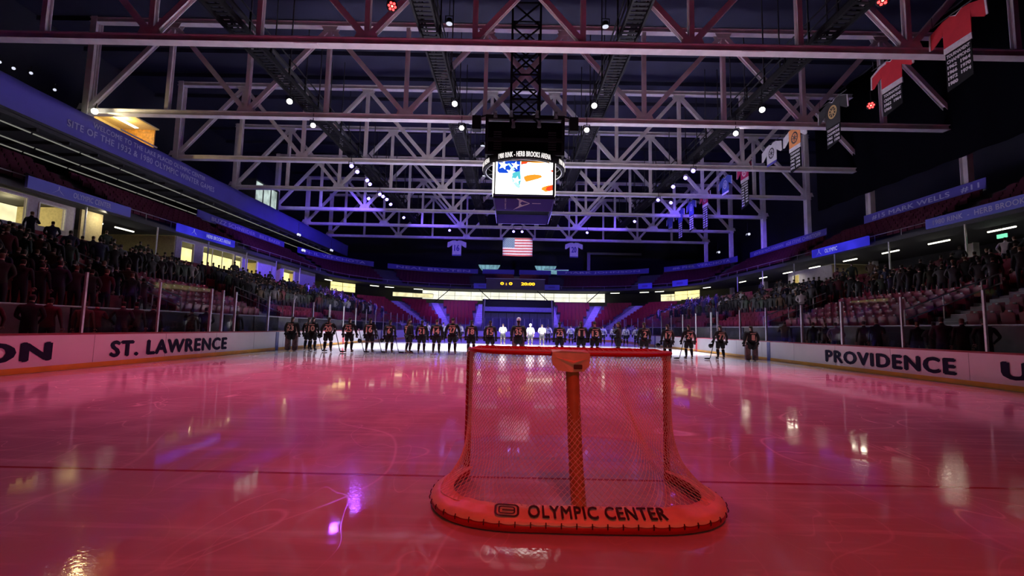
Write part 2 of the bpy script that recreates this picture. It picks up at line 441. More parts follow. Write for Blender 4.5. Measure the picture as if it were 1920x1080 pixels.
def gpane(a, b):
    mb = MB(); p, q = Vector((*a, GZ/2)), Vector((*b, GZ/2)); mb.bar(p+(q-p).normalized()*.03, q-(q-p).normalized()*.03, .012, GZ-.02); mb.build('pane', M['glass'], gt)
GD = .05
posts = {-1: [10.3, 13.2, 16.0, 18.75, 19.5, 20.4, 23.2], 1: [10.3, 13.1, 15.9, 18.8, 21.4, 24.4, 27.2, 30.2, 31.2]}
for s in (-1, 1):
    ys = posts[s][:]
    while ys[-1]+2.6 < CY: ys.append(ys[-1]+2.6)
    ys.append(CY)
    for y in ys: gpost(s*(HW+GD), y, .085 if 18 < y < 32 else .06)
    for a, b in zip(ys, ys[1:]):
        gpane((s*(HW+GD), a), (s*(HW+GD), b))
    arc = [(s*(CX+(CR+GD)*math.cos(i*PI/2/10)), CY+(CR+GD)*math.sin(i*PI/2/10)) for i in range(11)]
    for i in range(10):
        gpane(arc[i], arc[i+1]); gpost(*arc[i+1], .04)
for i in range(8):
    xa = -CX+2*CX*i/8; xb = -CX+2*CX*(i+1)/8
    gpane((xa, CY+CR+GD), (xb, CY+CR+GD))
    if i < 7: gpost(xb, CY+CR+GD, .04)
# ================================================================== SEATING BOWL (setting)
def bowl(o, ya=-4.0, yb=-4.0, na=24):
    """plan points of the bowl at sideways distance o: left side up, round the far end, right side down"""
    p = [(-o, ya+(BY-ya)*i/22) for i in range(22)]
    for i in range(na+1): a = PI-PI/2*i/na; p.append((-BX+(o-BX)*math.cos(a), BY+(o-BX)*math.sin(a)))
    for i in range(1, 6): p.append((-BX+2*BX*i/6, BY+o-BX))
    for i in range(na+1): a = PI/2-PI/2*i/na; p.append((BX+(o-BX)*math.cos(a), BY+(o-BX)*math.sin(a)))
    p += [(o, BY-(BY-yb)*i/22) for i in range(1, 23)]
    return p
def bowlpt(o, side, s):
    """side -1/1 and s metres measured up-ice from y=0 on the o=15 line; past the corner it follows the arc. returns x,y,heading outwards"""
    if s <= BY: return side*o, s, (PI if side < 0 else 0)
    a = (s-BY)/(19.0-BX)
    if a > PI/2:
        x = BX-(a-PI/2)*(19.0-BX); return side*x, BY+o-BX, PI/2
    a2 = a if side > 0 else PI-a
    return side*BX+(o-BX)*math.cos(a2), BY+(o-BX)*math.sin(a2), a2
NROW, TREAD, RISE, O0, Z0 = 12, .78, .31, 15.0, 1.5
ZC = Z0+RISE*NROW            # concourse floor
def ro(k): return O0+TREAD*k
def rz_(k): return Z0+RISE*k
prof = [(13.2, .25), (14.8, .25), (14.8, 1.5)]
for k in range(NROW): prof += [(ro(k), rz_(k)), (ro(k+1), rz_(k))]
prof += [(ro(NROW), ZC), (32.0, ZC)]
mb = MB(); mb.sheet([[(x, y, z) for x, y in bowl(o)] for o, z in prof]); struct(mb.build('floor_lower_stand', M['concrete']), 'stepped concrete terrace of the lower stands', 'stand')
# concourse ceiling / upper deck
UO, UZ, UT, UR, UN = 25.3, 8.05, .82, .48, 5
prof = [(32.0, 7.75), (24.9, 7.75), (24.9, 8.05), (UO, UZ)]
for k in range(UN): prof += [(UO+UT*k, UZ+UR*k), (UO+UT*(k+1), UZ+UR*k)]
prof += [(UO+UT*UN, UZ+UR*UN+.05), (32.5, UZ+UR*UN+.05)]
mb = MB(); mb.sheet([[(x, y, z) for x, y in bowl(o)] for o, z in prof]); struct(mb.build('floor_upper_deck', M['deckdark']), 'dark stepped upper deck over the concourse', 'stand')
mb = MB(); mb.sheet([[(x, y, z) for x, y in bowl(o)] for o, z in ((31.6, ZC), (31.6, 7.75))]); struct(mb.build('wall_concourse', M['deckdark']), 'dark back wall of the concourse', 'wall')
# room shell
mb = MB()
mb.sheet([[(-37, -6, 24.2), (37, -6, 24.2)], [(-37, 92, 24.2), (37, 92, 24.2)]])
for i in range(24): mb.bar((-37, 2+i*3.8, 24.0), (37, 2+i*3.8, 24.0), .12, .35)     # purlins
struct(mb.build('ceiling', M['roofdeck']), 'dark navy roof deck above the white trusses', 'ceiling')
for nm, a, b in (('wall_left', (-36.9, -6), (-36.9, 92)), ('wall_right', (36.9, -6), (36.9, 92)), ('wall_far', (-36.9, 91.9), (36.9, 91.9)), ('wall_near', (-36.9, -5.9), (36.9, -5.9))):
    mb = MB(); mb.sheet([[(*a, -.1), (*b, -.1)], [(*a, 24.2), (*b, 24.2)]]); struct(mb.build(nm, M['wallnavy']), 'dark navy hall wall '+nm.split('_')[1]+' of the rink', 'wall')
# ================================================================== ROOF TRUSSES
TY = [22.0, 30.3, 38.7, 47.1, 55.5, 63.9, 72.3]
TN = [2.75, 8.25, 13.75, 19.25, 24.75, 30.25]
ZB, ZT = 15.72, 22.4
names = ['nearest the camera, its beam glowing pink', 'second from the camera, broken by the scoreboard frame', 'third from the camera, behind the scoreboard ring', 'fourth from the camera, level with the scoreboard sign',
         'fifth from the camera, just below the scoreboard', 'sixth from the camera, bathed in violet light', 'furthest from the camera, carrying the stars and stripes']
def make_truss(y, lab):
    t = thing('roof_truss', (0, y, ZB), 'white steel roof truss, '+lab, 'roof truss', 'white steel roof trusses')
    D = ZT-ZB
    mb = MB(); mb.ibeam((-30.6, 0, 0), (30.6, 0, 0), .50, .36, .05); mb.build('bottom_chord', M['steel'], t)
    mb = MB(); mb.ibeam((-30.6, 0, D), (30.6, 0, D), .46, .34, .05); mb.build('top_chord', M['steel'], t)
    for s in (-1, 1):
        for i, x in enumerate(TN):
            mb = MB(); mb.hbar((s*x, 0, .16), (s*x, 0, D-.16), .30, .26, .03, (1, 0, 0)); mb.build('vertical', M['steel'], t)
            if i in (1, 3, 5):
                mb = MB()
                for k in (-1, 1): mb.prism([(-.62, .0), (.62, 0), (.45, .42), (-.45, .42)], lambda u, v, w, k=k, x=x, s=s: (s*x+u, k*.19+w*k, .12+v), .015)
                mb.build('gusset', M['steel'], t)
            if i in (0, 2, 4):
                mb = MB()
                for k in (-1, 1): mb.prism([(-.6, 0), (.6, 0), (.4, -.4), (-.4, -.4)], lambda u, v, w, k=k, x=x, s=s: (s*x+u, k*.17+w*k, D-.12+v), .015)
                mb.build('gusset', M['steel'], t)
        for a, b in ((1, 0), (1, 2), (3, 2), (3, 4), (5, 4)):
            mb = MB(); mb.hbar((s*TN[a], 0, .2), (s*TN[b], 0, D-.2), .30, .30, .03, (0, 0, 1)); mb.build('diagonal', M['steel'], t)
        mb = MB(); mb.hbar((-s*TN[0], .001*s, .2), (s*TN[0], .001*s, D-.2), .28, .28, .03); mb.build('diagonal', M['steel'], t)
        mb = MB(); mb.box((s*11.3, 0, -.19), (1.2, .44, .02)); mb.build('splice_plate', M['steel'], t)
    return t
tr0 = make_truss(TY[0], names[0])
for y, lab in zip(TY[1:], names[1:]):
    t = copytree(tr0); t.location = (0, y, ZB); t['label'] = 'white steel roof truss, '+lab
for s in (-1, 1):          # building columns
    for i, y in enumerate(TY):
        zb_ = ZC if s > 0 else 12.88; mb = MB(); mb.hbar((0, 0, 0), (0, 0, 22.6-zb_), .55, .42, .04, (1, 0, 0)); mb.box((0, 0, .02), (.7, .7, .04))
        o = mb.build('column', M['steel'], None, loc=(s*30.25, y, zb_))
        struct(o, 'white steel column holding the %s truss on the %s side' % (nth(i), 'left' if s < 0 else 'right'), 'column')
# ================================================================== CATWALKS
def make_catwalk(x, ya, yb, lab):
    t = thing('catwalk', (x, ya, 16.5), lab, 'catwalk', 'black catwalks hung in the trusses')
    L = yb-ya
    mb = MB()
    for i in range(int(L/.3)): mb.box((0, .15+i*.3, 0), (.96, .17, .03))
    for k in (-.45, .45): mb.bar((k, 0, -.05), (k, L, -.05), .10, .30)
    mb.build('floor_grating', M['black'], t)
    for k in (-.47, .47):
        mb = MB()
        for z in (.55, 1.1): mb.tube([(k, 0, z), (k, L, z)], .045, 6)
        for i in range(int(L/2.1)+1): mb.bar((k, i*2.1, -.1), (k, i*2.1, 1.1), .08, .08)
        mb.build('handrail', M['black'], t)
    for k in (-.5, .5):
        for i in range(int(L/4.2)+1): mb = MB(); mb.bar((k, i*4.2, 0), (k, i*4.2, 6.0), .06, .06); mb.build('hanger', M['dark'], t)
    mb = MB(); mb.box((.30, L/2, .62), (.22, L, .10)); mb.build('cable_tray', M['dark'], t)
    return t
make_catwalk(-5.1, 14, 76, 'black catwalk running up-ice on the left of the scoreboard')
make_catwalk(5.1, 14, 76, 'black catwalk running up-ice on the right of the scoreboard')
make_catwalk(-15.0, 14, 76, 'black catwalk over the left boards carrying lit lamps')
make_catwalk(15.0, 14, 76, 'black catwalk over the right boards beside the jersey banners')
# ------------------------------------------------------------------ lamps
def yoke_lamp(name, loc, lensmat, lab, cat, group, r=.2, tgt=(0, 34, 0), drop=1.0):
    """floodlight: yoke on a drop pipe, finned can, glowing lens pointing at tgt"""
    t = thing(name, loc, lab, cat, group)
    d = (Vector(tgt)-Vector(loc)).normalized(); q = d.to_track_quat('-Z', 'Y').to_matrix()
    mb = MB(); mb.lathe([(r*.45, r*1.5), (r*.8, r*1.2), (r*.85, r*.3), (r, 0), (r*1.02, -.03), (r*.9, -.03)], n=14, m=q); mb.build('housing', M['black'], t)
    mb = MB(); mb.lathe([(r*.9, -.035), (r*.9, -.045)], n=14, m=q); mb.build('lens', lensmat, t)
    mb = MB(); side = q @ Vector((1, 0, 0)); up = Vector((0, 0, 1))
    c = q @ Vector((0, 0, r*.5))
    mb.bar(c+side*r*1.1, c+side*r*1.1+up*(r*1.7), .03, .05); mb.bar(c-side*r*1.1, c-side*r*1.1+up*(r*1.7), .03, .05)
    mb.bar(c-side*r*1.15+up*r*1.7, c+side*r*1.15+up*r*1.7, .05, .03); mb.tube([c+up*r*1.7, c+up*(r*1.7+drop)], .025, 6)
    mb.build('yoke', M['black'], t)
    return t
g = 'lit white floodlights on the catwalks'
for x, y, lab in ((-14.5, 26.8, 'lit white floodlight on the left outer catwalk, the nearer of two'), (-14.5, 30.1, 'lit white floodlight on the left outer catwalk, the further of two'),
                  (-4.35, 26.7, 'lit white floodlight left of the scoreboard tower, the nearer of two'), (-4.3, 30.05, 'lit white floodlight left of the scoreboard tower, the further of two'),
                  (4.15, 26.6, 'lit white floodlight right of the scoreboard tower, the nearer of two'), (4.25, 30.0, 'lit white floodlight right of the scoreboard tower, the further of two'),
                  (14.4, 26.7, 'lit white floodlight on the right outer catwalk, the nearer of two'), (14.45, 30.1, 'lit white floodlight on the right outer catwalk, the further of two')):
    yoke_lamp('floodlight', (x, y, 15.0), M['lamp_white'], lab, 'floodlight', g, .18, (x*.4, y-16, 0))
for i, (x, y) in enumerate([(s*x, y) for s in (-1, 1) for x, y in ((3.3, 23.8), (4.9, 27.0), (4.4, 36.8), (3.7, 41.5), (4.8, 45.5), (4.1, 50.0))]):
    side = 'left' if x < 0 else 'right'; k = i % 6
    yoke_lamp('house_lamp', (x, y, 20.4 if k < 2 else 18.5), M['lamp_dim'], 'dim round house lamp %s of the scoreboard, %s from the camera' % (side, nth(k)), 'lamp', 'dim round house lamps', .22, (x, y, 0), 1.6)
blue = [(-14.63, 37.95), (-14.63, 39.4), (-14.5, 41.75), (-14.6, 42.9), (-14.6, 46.2), (-14.5, 47.0), (-14.4, 48.1), (-14.5, 50.05), (-16.3, 47.9), (-14.5, 56.2), (-9.7, 63.2), (-.67, 63.1), (.53, 63.1),
        (14.47, 37.5), (14.5, 39.3), (14.3, 41.85), (14.3, 46.3), (15.95, 47.2), (14.4, 55.8), (9.65, 62.9)]
cnt = {}
for x, y in blue:
    k = 'left outer catwalk' if x < -12 else 'right outer catwalk' if x > 12 else 'sixth truss over the far ice'
    cnt[k] = cnt.get(k, -1)+1
    yoke_lamp('blue_stage_light', (x, y, 15.0), M['lamp_blue'], 'glowing blue stage light on the %s, %s from the camera' % (k, nth(cnt[k])), 'stage light', 'blue stage lights', .19, (x*.2, y-18, 0), .9)
for x, y, z, lab in ((-6.32, 19.5, 15.9, 'red four-eyed stage light on the first truss, left of centre'), (14.9, 18.2, 15.6, 'red stage light cluster high on the right near the catwalk'), (21.2, 26.9, 15.5, 'red stage light behind the second jersey banner')):
    t = thing('red_stage_light', (x, y, z), lab, 'stage light', 'red stage lights')
    d = (Vector((0, 6, 0))-Vector((x, y, z))).normalized(); q = d.to_track_quat('-Z', 'Y').to_matrix()
    mb = MB(); mb.lathe([(.12, .3), (.24, .24), (.26, 0), (.22, -.02)], n=14, m=q); mb.build('housing', M['black'], t)
    mb = MB(); mb.tube([(0, 0, .2), (0, 0, 1.0)], .03, 6); mb.build('yoke', M['black'], t)
    for i in range(6):
        a = i*PI/3; c = q @ Vector((.14*math.cos(a), .14*math.sin(a), -.03)); mb = MB(); mb.lathe([(.055, 0), (.055, -.012)], c, 10, q); mb.build('led', M['lamp_red'], t)
    c = q @ Vector((0, 0, -.03)); mb = MB(); mb.lathe([(.05, 0), (.05, -.012)], c, 10, q); mb.build('led', M['led_red_core'], t)
# ================================================================== SCOREBOARD
sb = thing('scoreboard', (0, 30, 8.8), 'big centre-hung scoreboard showing a waving flag under a glowing lettered ring', 'scoreboard')
HX = 1.80
mb = MB(); mb.box((0, 0, 2.1), (3.9, 3.9, 2.7)); mb.build('cabinet', M['black'], sb)
for k, (nx, ny) in enumerate(((0, -1), (1, 0), (0, 1), (-1, 0))):
    tx, ty = -ny, nx
    fn = plane_fn((nx*1.96-tx*HX, ny*1.96-ty*HX, 1.03), (tx, ty, 0), (0, 0, 1))
    mb = MB(); mb.prism([(0, 0), (2*HX, 0), (2*HX, 2.12), (0, 2.12)], lambda u, v, w: fn(u, v, w), .03)
    mb2 = mb
    def blob(pts, mi, w, mb=mb, fn=fn):
        mb.cur = mi; mb.add([fn(2*HX*u, 2.12*v, .03+w) for u, v in pts], [tuple(range(len(pts)))])
    def star(cu, cv, r, mi, w):
        blob([(cu+r*(1 if i % 2 == 0 else .42)*math.sin(i*PI/5+.2)*.6, cv+r*(1 if i % 2 == 0 else .42)*math.cos(i*PI/5+.2)) for i in range(10)], mi, w)
    blob([(.03, 1), (.43, 1), (.425, .62), (.36, .66), (.28, .63), (.06, .63), (.03, .68)], 1, .003)
    blob([(.26, .64), (.43, .70), (.445, .42), (.42, .22), (.37, .24), (.30, .42)], 2, .005)
    blob([(.28, .50), (.36, .44), (.44, .22), (.41, .17), (.36, .22), (.29, .38)], 3, .006)
    blob([(.24, .93), (.34, .74), (.30, .70), (.20, .93)], 3, .006)
    star(.13, .87, .15, 0, .008); star(.34, .87, .13, 0, .008); star(.26, .66, .14, 0, .008); star(.37, .42, .13, 0, .008)
    blob([(.44, 1), (.98, 1), (.90, .97), (.72, .955), (.56, .97), (.45, .90)], 4, .004)
    blob([(.44, .99), (.70, 1), (.56, .985), (.54, .93), (.44, .90)], 5, .006)
    blob([(.50, .46), (.49, .53), (.56, .58), (.68, .61), (.79, .59), (.82, .53), (.74, .47), (.60, .40), (.53, .37)], 4, .004)
    blob([(.80, .15), (.82, .22), (.92, .28), (1, .30), (1, .13), (.88, .08)], 4, .004)
    blob([(.88, .14), (.90, .23), (1, .29), (1, .15), (.95, .10)], 5, .006)
    blob([(.95, .72), (1, .76), (1, .68)], 5, .004)
    mb.build('screen', [M['scr_white'], M['scr_blue'], M['scr_teal'], M['scr_pale'], M['scr_orange'], M['scr_red']], sb)
    # side LED columns
    mb = MB(); mb.box((nx*1.97-tx*(HX+.14), ny*1.97-ty*(HX+.14), 2.05), (.12 if nx == 0 else .04, .12 if ny == 0 else .04, 2.0)); mb.build('led_column', M['led_white'], sb)
    # lower sign panel, leaning slightly
    f2 = plane_fn((nx*1.78-tx*1.72, ny*1.78-ty*1.72, .0), (tx, ty, 0), (nx*.14, ny*.14, .98))
    mb = MB(); mb.prism([(0, 0), (3.44, 0), (3.62, .97), (-.18, .97)], lambda u, v, w: f2(u, v, w), .04); pn = mb.build('sign_panel', M['navy'], sb)
    mb = MB(); f3 = lambda u, v, w=.046: f2(u, v, w)
    def poly(p): mb.add([f3(u, v) for u, v in p], [tuple(range(len(p)))])
    poly([(1.05, .90), (2.10, .50), (2.10, .46), (1.42, .66)]); poly([(1.05, .06), (2.10, .46), (2.10, .50), (1.42, .30)])
    poly([(1.42, .66), (1.62, .60), (1.50, .48), (1.42, .48)]); poly([(1.42, .30), (1.62, .36), (1.50, .48), (1.42, .48)])
    poly([(2.25, .465), (2.80, .465), (2.80, .505), (2.25, .505)])
    text_on(mb, 'OLYMPIC CENTER', lambda u, v: f3(.62-v, .10+u), .76, .09, .01)
    mb.build('emblem', M['white'], pn)
mb = MB(); mb.box((0, 0, .70), (3.6, 3.6, .06)); mb.build('bottom_plate', M['curtain'], sb)
# ring
RZ0, RZ1, RR = 3.08, 3.58, 2.76
mb = MB(); rows = []
for r, z in ((RR-.14, RZ0), (RR, RZ0), (RR, RZ1), (RR-.14, RZ1)): rows.append([(r*math.cos(2*PI*i/64), r*math.sin(2*PI*i/64), z) for i in range(65)])
mb.sheet(rows+[rows[0]]); me = mb.mesh('ring', M['black'], True); fixnormals(me); ring = link('ring', me, sb)
for k in range(4):
    mb = MB(); a0 = -PI/2+k*PI/2
    text_on(mb, '1980 RINK - HERB BROOKS ARENA', lambda u, v: ((RR+.015)*math.cos(a0+u/RR), (RR+.015)*math.sin(a0+u/RR), RZ0+.09+v), 3.5, .34, .03, 1.1, -1.75)
    word_parts(mb, M['led_white'], ring, 'glowing white ring lettering')
mb = MB()
for z in (RZ0-.02, RZ1+.02): mb.tube([((RR-.2)*math.cos(2*PI*i/48), (RR-.2)*math.sin(2*PI*i/48), z) for i in range(48)], .035, 6, closed=True)
for i in range(8):
    a = i*PI/4+PI/8; mb.bar((1.7*math.cos(a), 1.7*math.sin(a), RZ0+.2), ((RR-.1)*math.cos(a), (RR-.1)*math.sin(a), RZ0+.2), .06, .06)
mb.build('ring_bracket', M['grey'], sb)
# upper frame, winch box and tower
mb = MB()
for sx in (-1, 1):
    for sy in (-1, 1):
        mb.bar((sx*2.45, sy*1.9, 3.6), (sx*2.45, sy*1.9, 6.2), .16, .16, (1, 0, 0)); mb.bar((sx*.95, sy*.95, 6.0), (sx*.95, sy*.95, 14.6), .14, .14, (1, 0, 0))
for z in (3.7, 4.6, 6.1):
    for s in (-1, 1): mb.bar((-2.5, s*1.9, z), (2.5, s*1.9, z), .14, .22); mb.bar((s*2.45, -1.9, z), (s*2.45, 1.9, z), .14, .22)
for i in range(5):
    z0, z1 = 6.1+i*1.7, 7.8+i*1.7
    for s in (-1, 1):
        mb.bar((-.95, s*.95, z0), (.95, s*.95, z1), .09, .09); mb.bar((.95, s*.95, z0), (-.95, s*.95, z1), .09, .09)
        mb.bar((s*.95, -.95, z0), (s*.95, .95, z1), .09, .09); mb.bar((-.95, s*.95, z1), (.95, s*.95, z1), .09, .09)
mb.build('lattice_tower', M['black'], sb)
mb = MB()
mb.box((0, -1.75, 4.75), (4.9, .12, 2.1)); mb.box((0, 1.75, 4.75), (4.9, .12, 2.1)); mb.box((-2.4, 0, 4.75), (.12, 3.4, 2.1)); mb.box((2.4, 0, 4.75), (.12, 3.4, 2.1))
mb.build('shroud', M['curtain'], sb)
for s in (-1, 1):
    for i in range(8):
        mb = MB(); mb.box((s*1.75, -1.84, 4.0+i*.16), (.5, .05, .06)); mb.build('vent_slat', M['dark'], sb)
for x, z in ((-1.9, 6.0), (-.9, 6.05), (.75, 6.05), (1.95, 6.0), (.9, 5.4), (-.75, 5.35)):
    mb = MB(); mb.lathe([(.08, .3), (.12, .1), (.13, 0)], (x, -2.0, z), 10); mb.box((x, -2.0, z+.35), (.2, .2, .12)); mb.build('winch', M['grey'], sb)
for s in (-1, 1):
    mb = MB(); mb.box((s*3.1, -1.9, 5.6), (.55, .5, .9)); mb.bar((s*3.1, -1.9, 6.0), (s*2.4, -1.9, 6.2), .08, .08); mb.bar((s*2.5, -1.9, 5.4), (s*3.1, -1.9, 5.6), .05, .05); mb.build('loudspeaker', M['black'], sb)
# ================================================================== JERSEY BANNERS
def jersey(y, colr, lab, sleeve=None, hem=None, years=0, emblem=None, listcol=None, x=20.0, wid=2.7, name='jersey_banner', collar='white', ztop=16.62, faceaxis='x', number=None, hang=.55, H=None, trim=None, pitch=.27):
    """sweater-shaped banner hung in the plane x=const facing the ice (or facing down-ice)"""
    t = thing(name, (x, y, ztop), lab, 'banner', 'sweater banners hanging from the roof')
    s = wid/2.7
    if faceaxis == 'x': fn = lambda u, v, w=0: (-w, -u, v)
    else: fn = lambda u, v, w=0: (u, -w, v)
    sag = lambda u, v: fn(u, v, .03*math.sin(u*5)+.02*math.sin(v*4))
    H = 1.72*s if H is None else H
    body = [(-.62, -H), (.62, -H), (.66, -.62), (1.02, -.98), (1.37, -.62), (.62, -.02), (.28, 0), (0, -.14), (-.28, 0), (-.62, -.02), (-1.37, -.62), (-1.02, -.98), (-.66, -.62)]
    body = [(u*s, v*s if v > -H else v) for u, v in body]
    mb = MB(); mb.prism([(-.66*s, -H), (.66*s, -H), (.68*s, -.03*s), (.28*s, 0), (0, -.14*s), (-.28*s, 0), (-.68*s, -.03*s)], fn, .04); mb.build('body', colr, t)
    for k in (-1, 1):
        mb = MB(); mb.prism([(k*.66*s, -.04*s), (k*1.30*s, -.28*s), (k*1.36*s, -1.05*s), (k*1.22*s, -1.08*s), (k*.70*s, -.72*s)][::k], lambda u, v, w: fn(u, v, w+.004), .036); sl = mb.build('sleeve', colr if sleeve is None else sleeve, t)
        mb = MB(); mb.prism([(k*1.29*s, -.27*s), (k*1.38*s, -.31*s), (k*1.41*s, -1.05*s), (k*1.33*s, -1.07*s)][::k], lambda u, v, w: fn(u, v, w-.002), .052); mb.build('cuff', M[collar], sl)
    mb = MB(); mb.prism([(-.30*s, .02), (-.26*s, -.02), (0, -.17*s), (.26*s, -.02), (.30*s, .02), (0, -.12*s)], lambda u, v, w: fn(u, v, w-.003), .05); mb.build('collar', M[collar], t)
    mb = MB(); mb.tube([fn(-1.3*s, .05, .02), fn(1.3*s, .05, .02)], .03, 6)
    for k in (-1, 1): mb.tube([fn(k*1.2*s, .05, .02), fn(k*1.2*s, hang, .02)], .012, 5)
    mb.build('hanging_bar', M['dark'], t)
    if hem: hh = .30 if years else .18; mb = MB(); mb.prism([(-.67*s, -H), (.67*s, -H), (.67*s, -H+hh), (-.67*s, -H+hh)], lambda u, v, w: fn(u, v, w-.004), .052); mb.build('hem_band', hem, t)
    if trim:
        for k in (-1, 1): mb = MB(); mb.prism([(k*.28*s, .01), (k*.68*s, -.02*s), (k*1.32*s, -.27*s), (k*1.32*s, -.40*s), (k*.66*s, -.15*s), (k*.30*s, -.12*s)][::k], lambda u, v, w: fn(u, v, w-.004), .054); mb.build('shoulder_trim', trim, t)
    if number:
        mb = MB(); text_on(mb, number, lambda u, v: fn(u, v, .045), .80*s, .95*s, .04, 1.0, -.40*s, -1.62*s); mb.build('number', emblem or M['navy'], t)
    elif emblem:
        mb = MB()
        for r0, r1 in ((.30, .40), (.0, .10)):
            n = 24; vs = [fn(r*math.cos(2*PI*i/n), -.78*s+r*math.sin(2*PI*i/n)*1.1, .045) for r in (max(r0, .001), r1) for i in range(n)]
            mb.add(vs, [(i, (i+1) % n, n+(i+1) % n, n+i) for i in range(n)])
        for i in range(8):
            a = i*PI/4; p = Vector((math.cos(a), math.sin(a))); q = Vector((-p.y, p.x))*.03
            mb.add([fn(*(p*r+k*q+Vector((0, -.78*s))), .045) for r, k in ((.1, -1), (.3, -1), (.3, 1), (.1, 1))], [(0, 1, 2, 3)])
        mb.build('emblem', emblem, t)
    if years:
        Lh = pitch*(2+(years+1)//2)+.02
        mb = MB(); mb.prism([(-.62*s, -H-Lh-.22), (.62*s, -H-Lh-.02), (.62*s, -H), (-.62*s, -H)], fn, .03); pb = mb.build('honour_panel', listcol or M['black'], t)
        mb = MB()
        text_on(mb, 'TOURNAMENT', lambda u, v: fn(u, v, .036), 1.12*s, pitch*.66, .06, 1, -.56*s, -H-pitch)
        text_on(mb, 'CHAMPIONS', lambda u, v: fn(u, v, .036), 1.12*s, pitch*.66, .06, 1, -.56*s, -H-pitch*2)
        ys = ['1962', '1964', '1966', '1970', '1972', '1974', '1980', '1984', '1996', '2001', '2010', '2021', '2013', '2019']
        for i in range(years):
            c, r = i % 2, i//2
            text_on(mb, ys[i], lambda u, v: fn(u, v, .036), .47*s, pitch*.66, .07, 1, (-.55+c*.63)*s, -H-pitch*(3+r))
        mb.build('lettering', M['white'], pb)
    return t
cl = lambda n, c: pm(n, c, .75, 0, .08, 3, .05)
RED_, MAR, BLK, ORG, WHT, BLU, BLU2 = cl('red_cloth', (.42, .012, .025)), cl('maroon_cloth', (.36, .012, .10)), cl('black_cloth', (.016, .016, .018)), cl('orange_cloth', (.72, .28, .10)), cl('white_cloth', (.78, .78, .82)), cl('blue_cloth', (.07, .08, .42)), cl('steel_blue_cloth', (.06, .09, .32))
GOLD = pm('gold_print', (.55, .38, .16), .5); DKP = pm('dark_print', (.04, .04, .05), .5)
jersey(20.2, RED_, 'red sweater banner with a long year list, closest of the row on the right', None, M['white'], 7, trim=None)
jersey(23.9, RED_, 'red sweater banner with white shoulder trim, second of the row on the right', None, M['white'], 3, trim=M['white'])
jersey(28.5, BLK, 'black sweater banner with a round gold spoked crest', None, None, 4, GOLD)
jersey(32.5, ORG, 'orange sweater banner with white sleeves', M['white'], M['white'], 6, DKP)
jersey(35.5, WHT, 'white sweater banner with a grey round crest and navy hem', WHT, M['bluecloth'], 0, DKP, None, 20, 2.7)
jersey(39.8, MAR, 'maroon sweater banner with two long columns of years', None, M['white'], 13, M['white'], pitch=.24)
jersey(43.5, BLU2, 'blue sweater banner with a pale square crest and no year list', None, M['white'], 0, M['signtext'])
jersey(48.2, MAR, 'maroon sweater banner with a very long list, beyond the blue one', None, M['white'], 14, M['signtext'], pitch=.25)
jersey(52.0, BLU, 'violet-lit blue sweater banner with a list, third from the far end of the row', None, None, 8, M['signtext'])
jersey(55.5, BLU, 'violet-lit blue sweater banner with a list, second from the far end of the row', None, None, 10)
jersey(59.1, BLU, 'violet-lit blue sweater banner without a list, last of the row', None, M['signtext'], 0)
jersey(71.9, WHT, 'pale sweater banner numbered 16 left of the stars and stripes', None, M['bluecloth'], 0, M['bluecloth'], None, -9.7, 2.9, 'jersey_banner', 'white', 15.25, 'y', '16', .4, 2.5)
jersey(71.9, WHT, 'pale sweater banner numbered 20 right of the stars and stripes', None, M['bluecloth'], 0, M['bluecloth'], None, 9.0, 2.7, 'jersey_banner', 'white', 15.25, 'y', '20', .4, 2.4)
# ------------------------------------------------------------------ flag
fl = thing('flag', (0, 71.6, 15.75), 'lit American flag hanging from the far truss', 'flag')
FW, FH = 4.75, 2.9
wav = lambda u, v, w=0: (-FW/2+u*FW, -.06*math.sin(u*9)-w, -v*FH)
mb = MB()
frd, fwt, fbl = cl('flag_red', (.62, .10, .12)), cl('flag_white', (.90, .88, .86)), cl('flag_blue', (.16, .26, .38))
for i in range(13):
    mb.cur = i % 2
    mb.sheet([[wav(k/16, i/13) for k in range(17)], [wav(k/16, (i+1)/13) for k in range(17)]])
mb.cur = 2; mb.sheet([[wav(.4*k/6, v, .01) for k in range(7)] for v in (0, 7/13)])
mb.cur = 1
for r in range(9):
    for c in range(6 if r % 2 == 0 else 5):
        u = .4*((c+.5)/6 if r % 2 == 0 else (c+1)/6); v = 7/13*(r+.6)/9.2
        mb.add([wav(u+.010*(1 if i % 2 == 0 else .42)*math.sin(i*PI/5), v-.017*(1 if i % 2 == 0 else .42)*math.cos(i*PI/5), .016) for i in range(10)], [tuple(range(10))])
me = mb.mesh('cloth', [frd, fwt, fbl]); link('cloth', me, fl)
mb = MB(); mb.tube([(-FW/2-.1, 0, .04), (FW/2+.1, 0, .04)], .035, 8); mb.build('hanging_bar', M['grey'], fl)
mb = MB()
for k in (-1, 1): mb.bar((k*2.2, .1, 0), (k*2.6, .3, .3), .05, .05)
mb.build('bracket', M['grey'], fl)
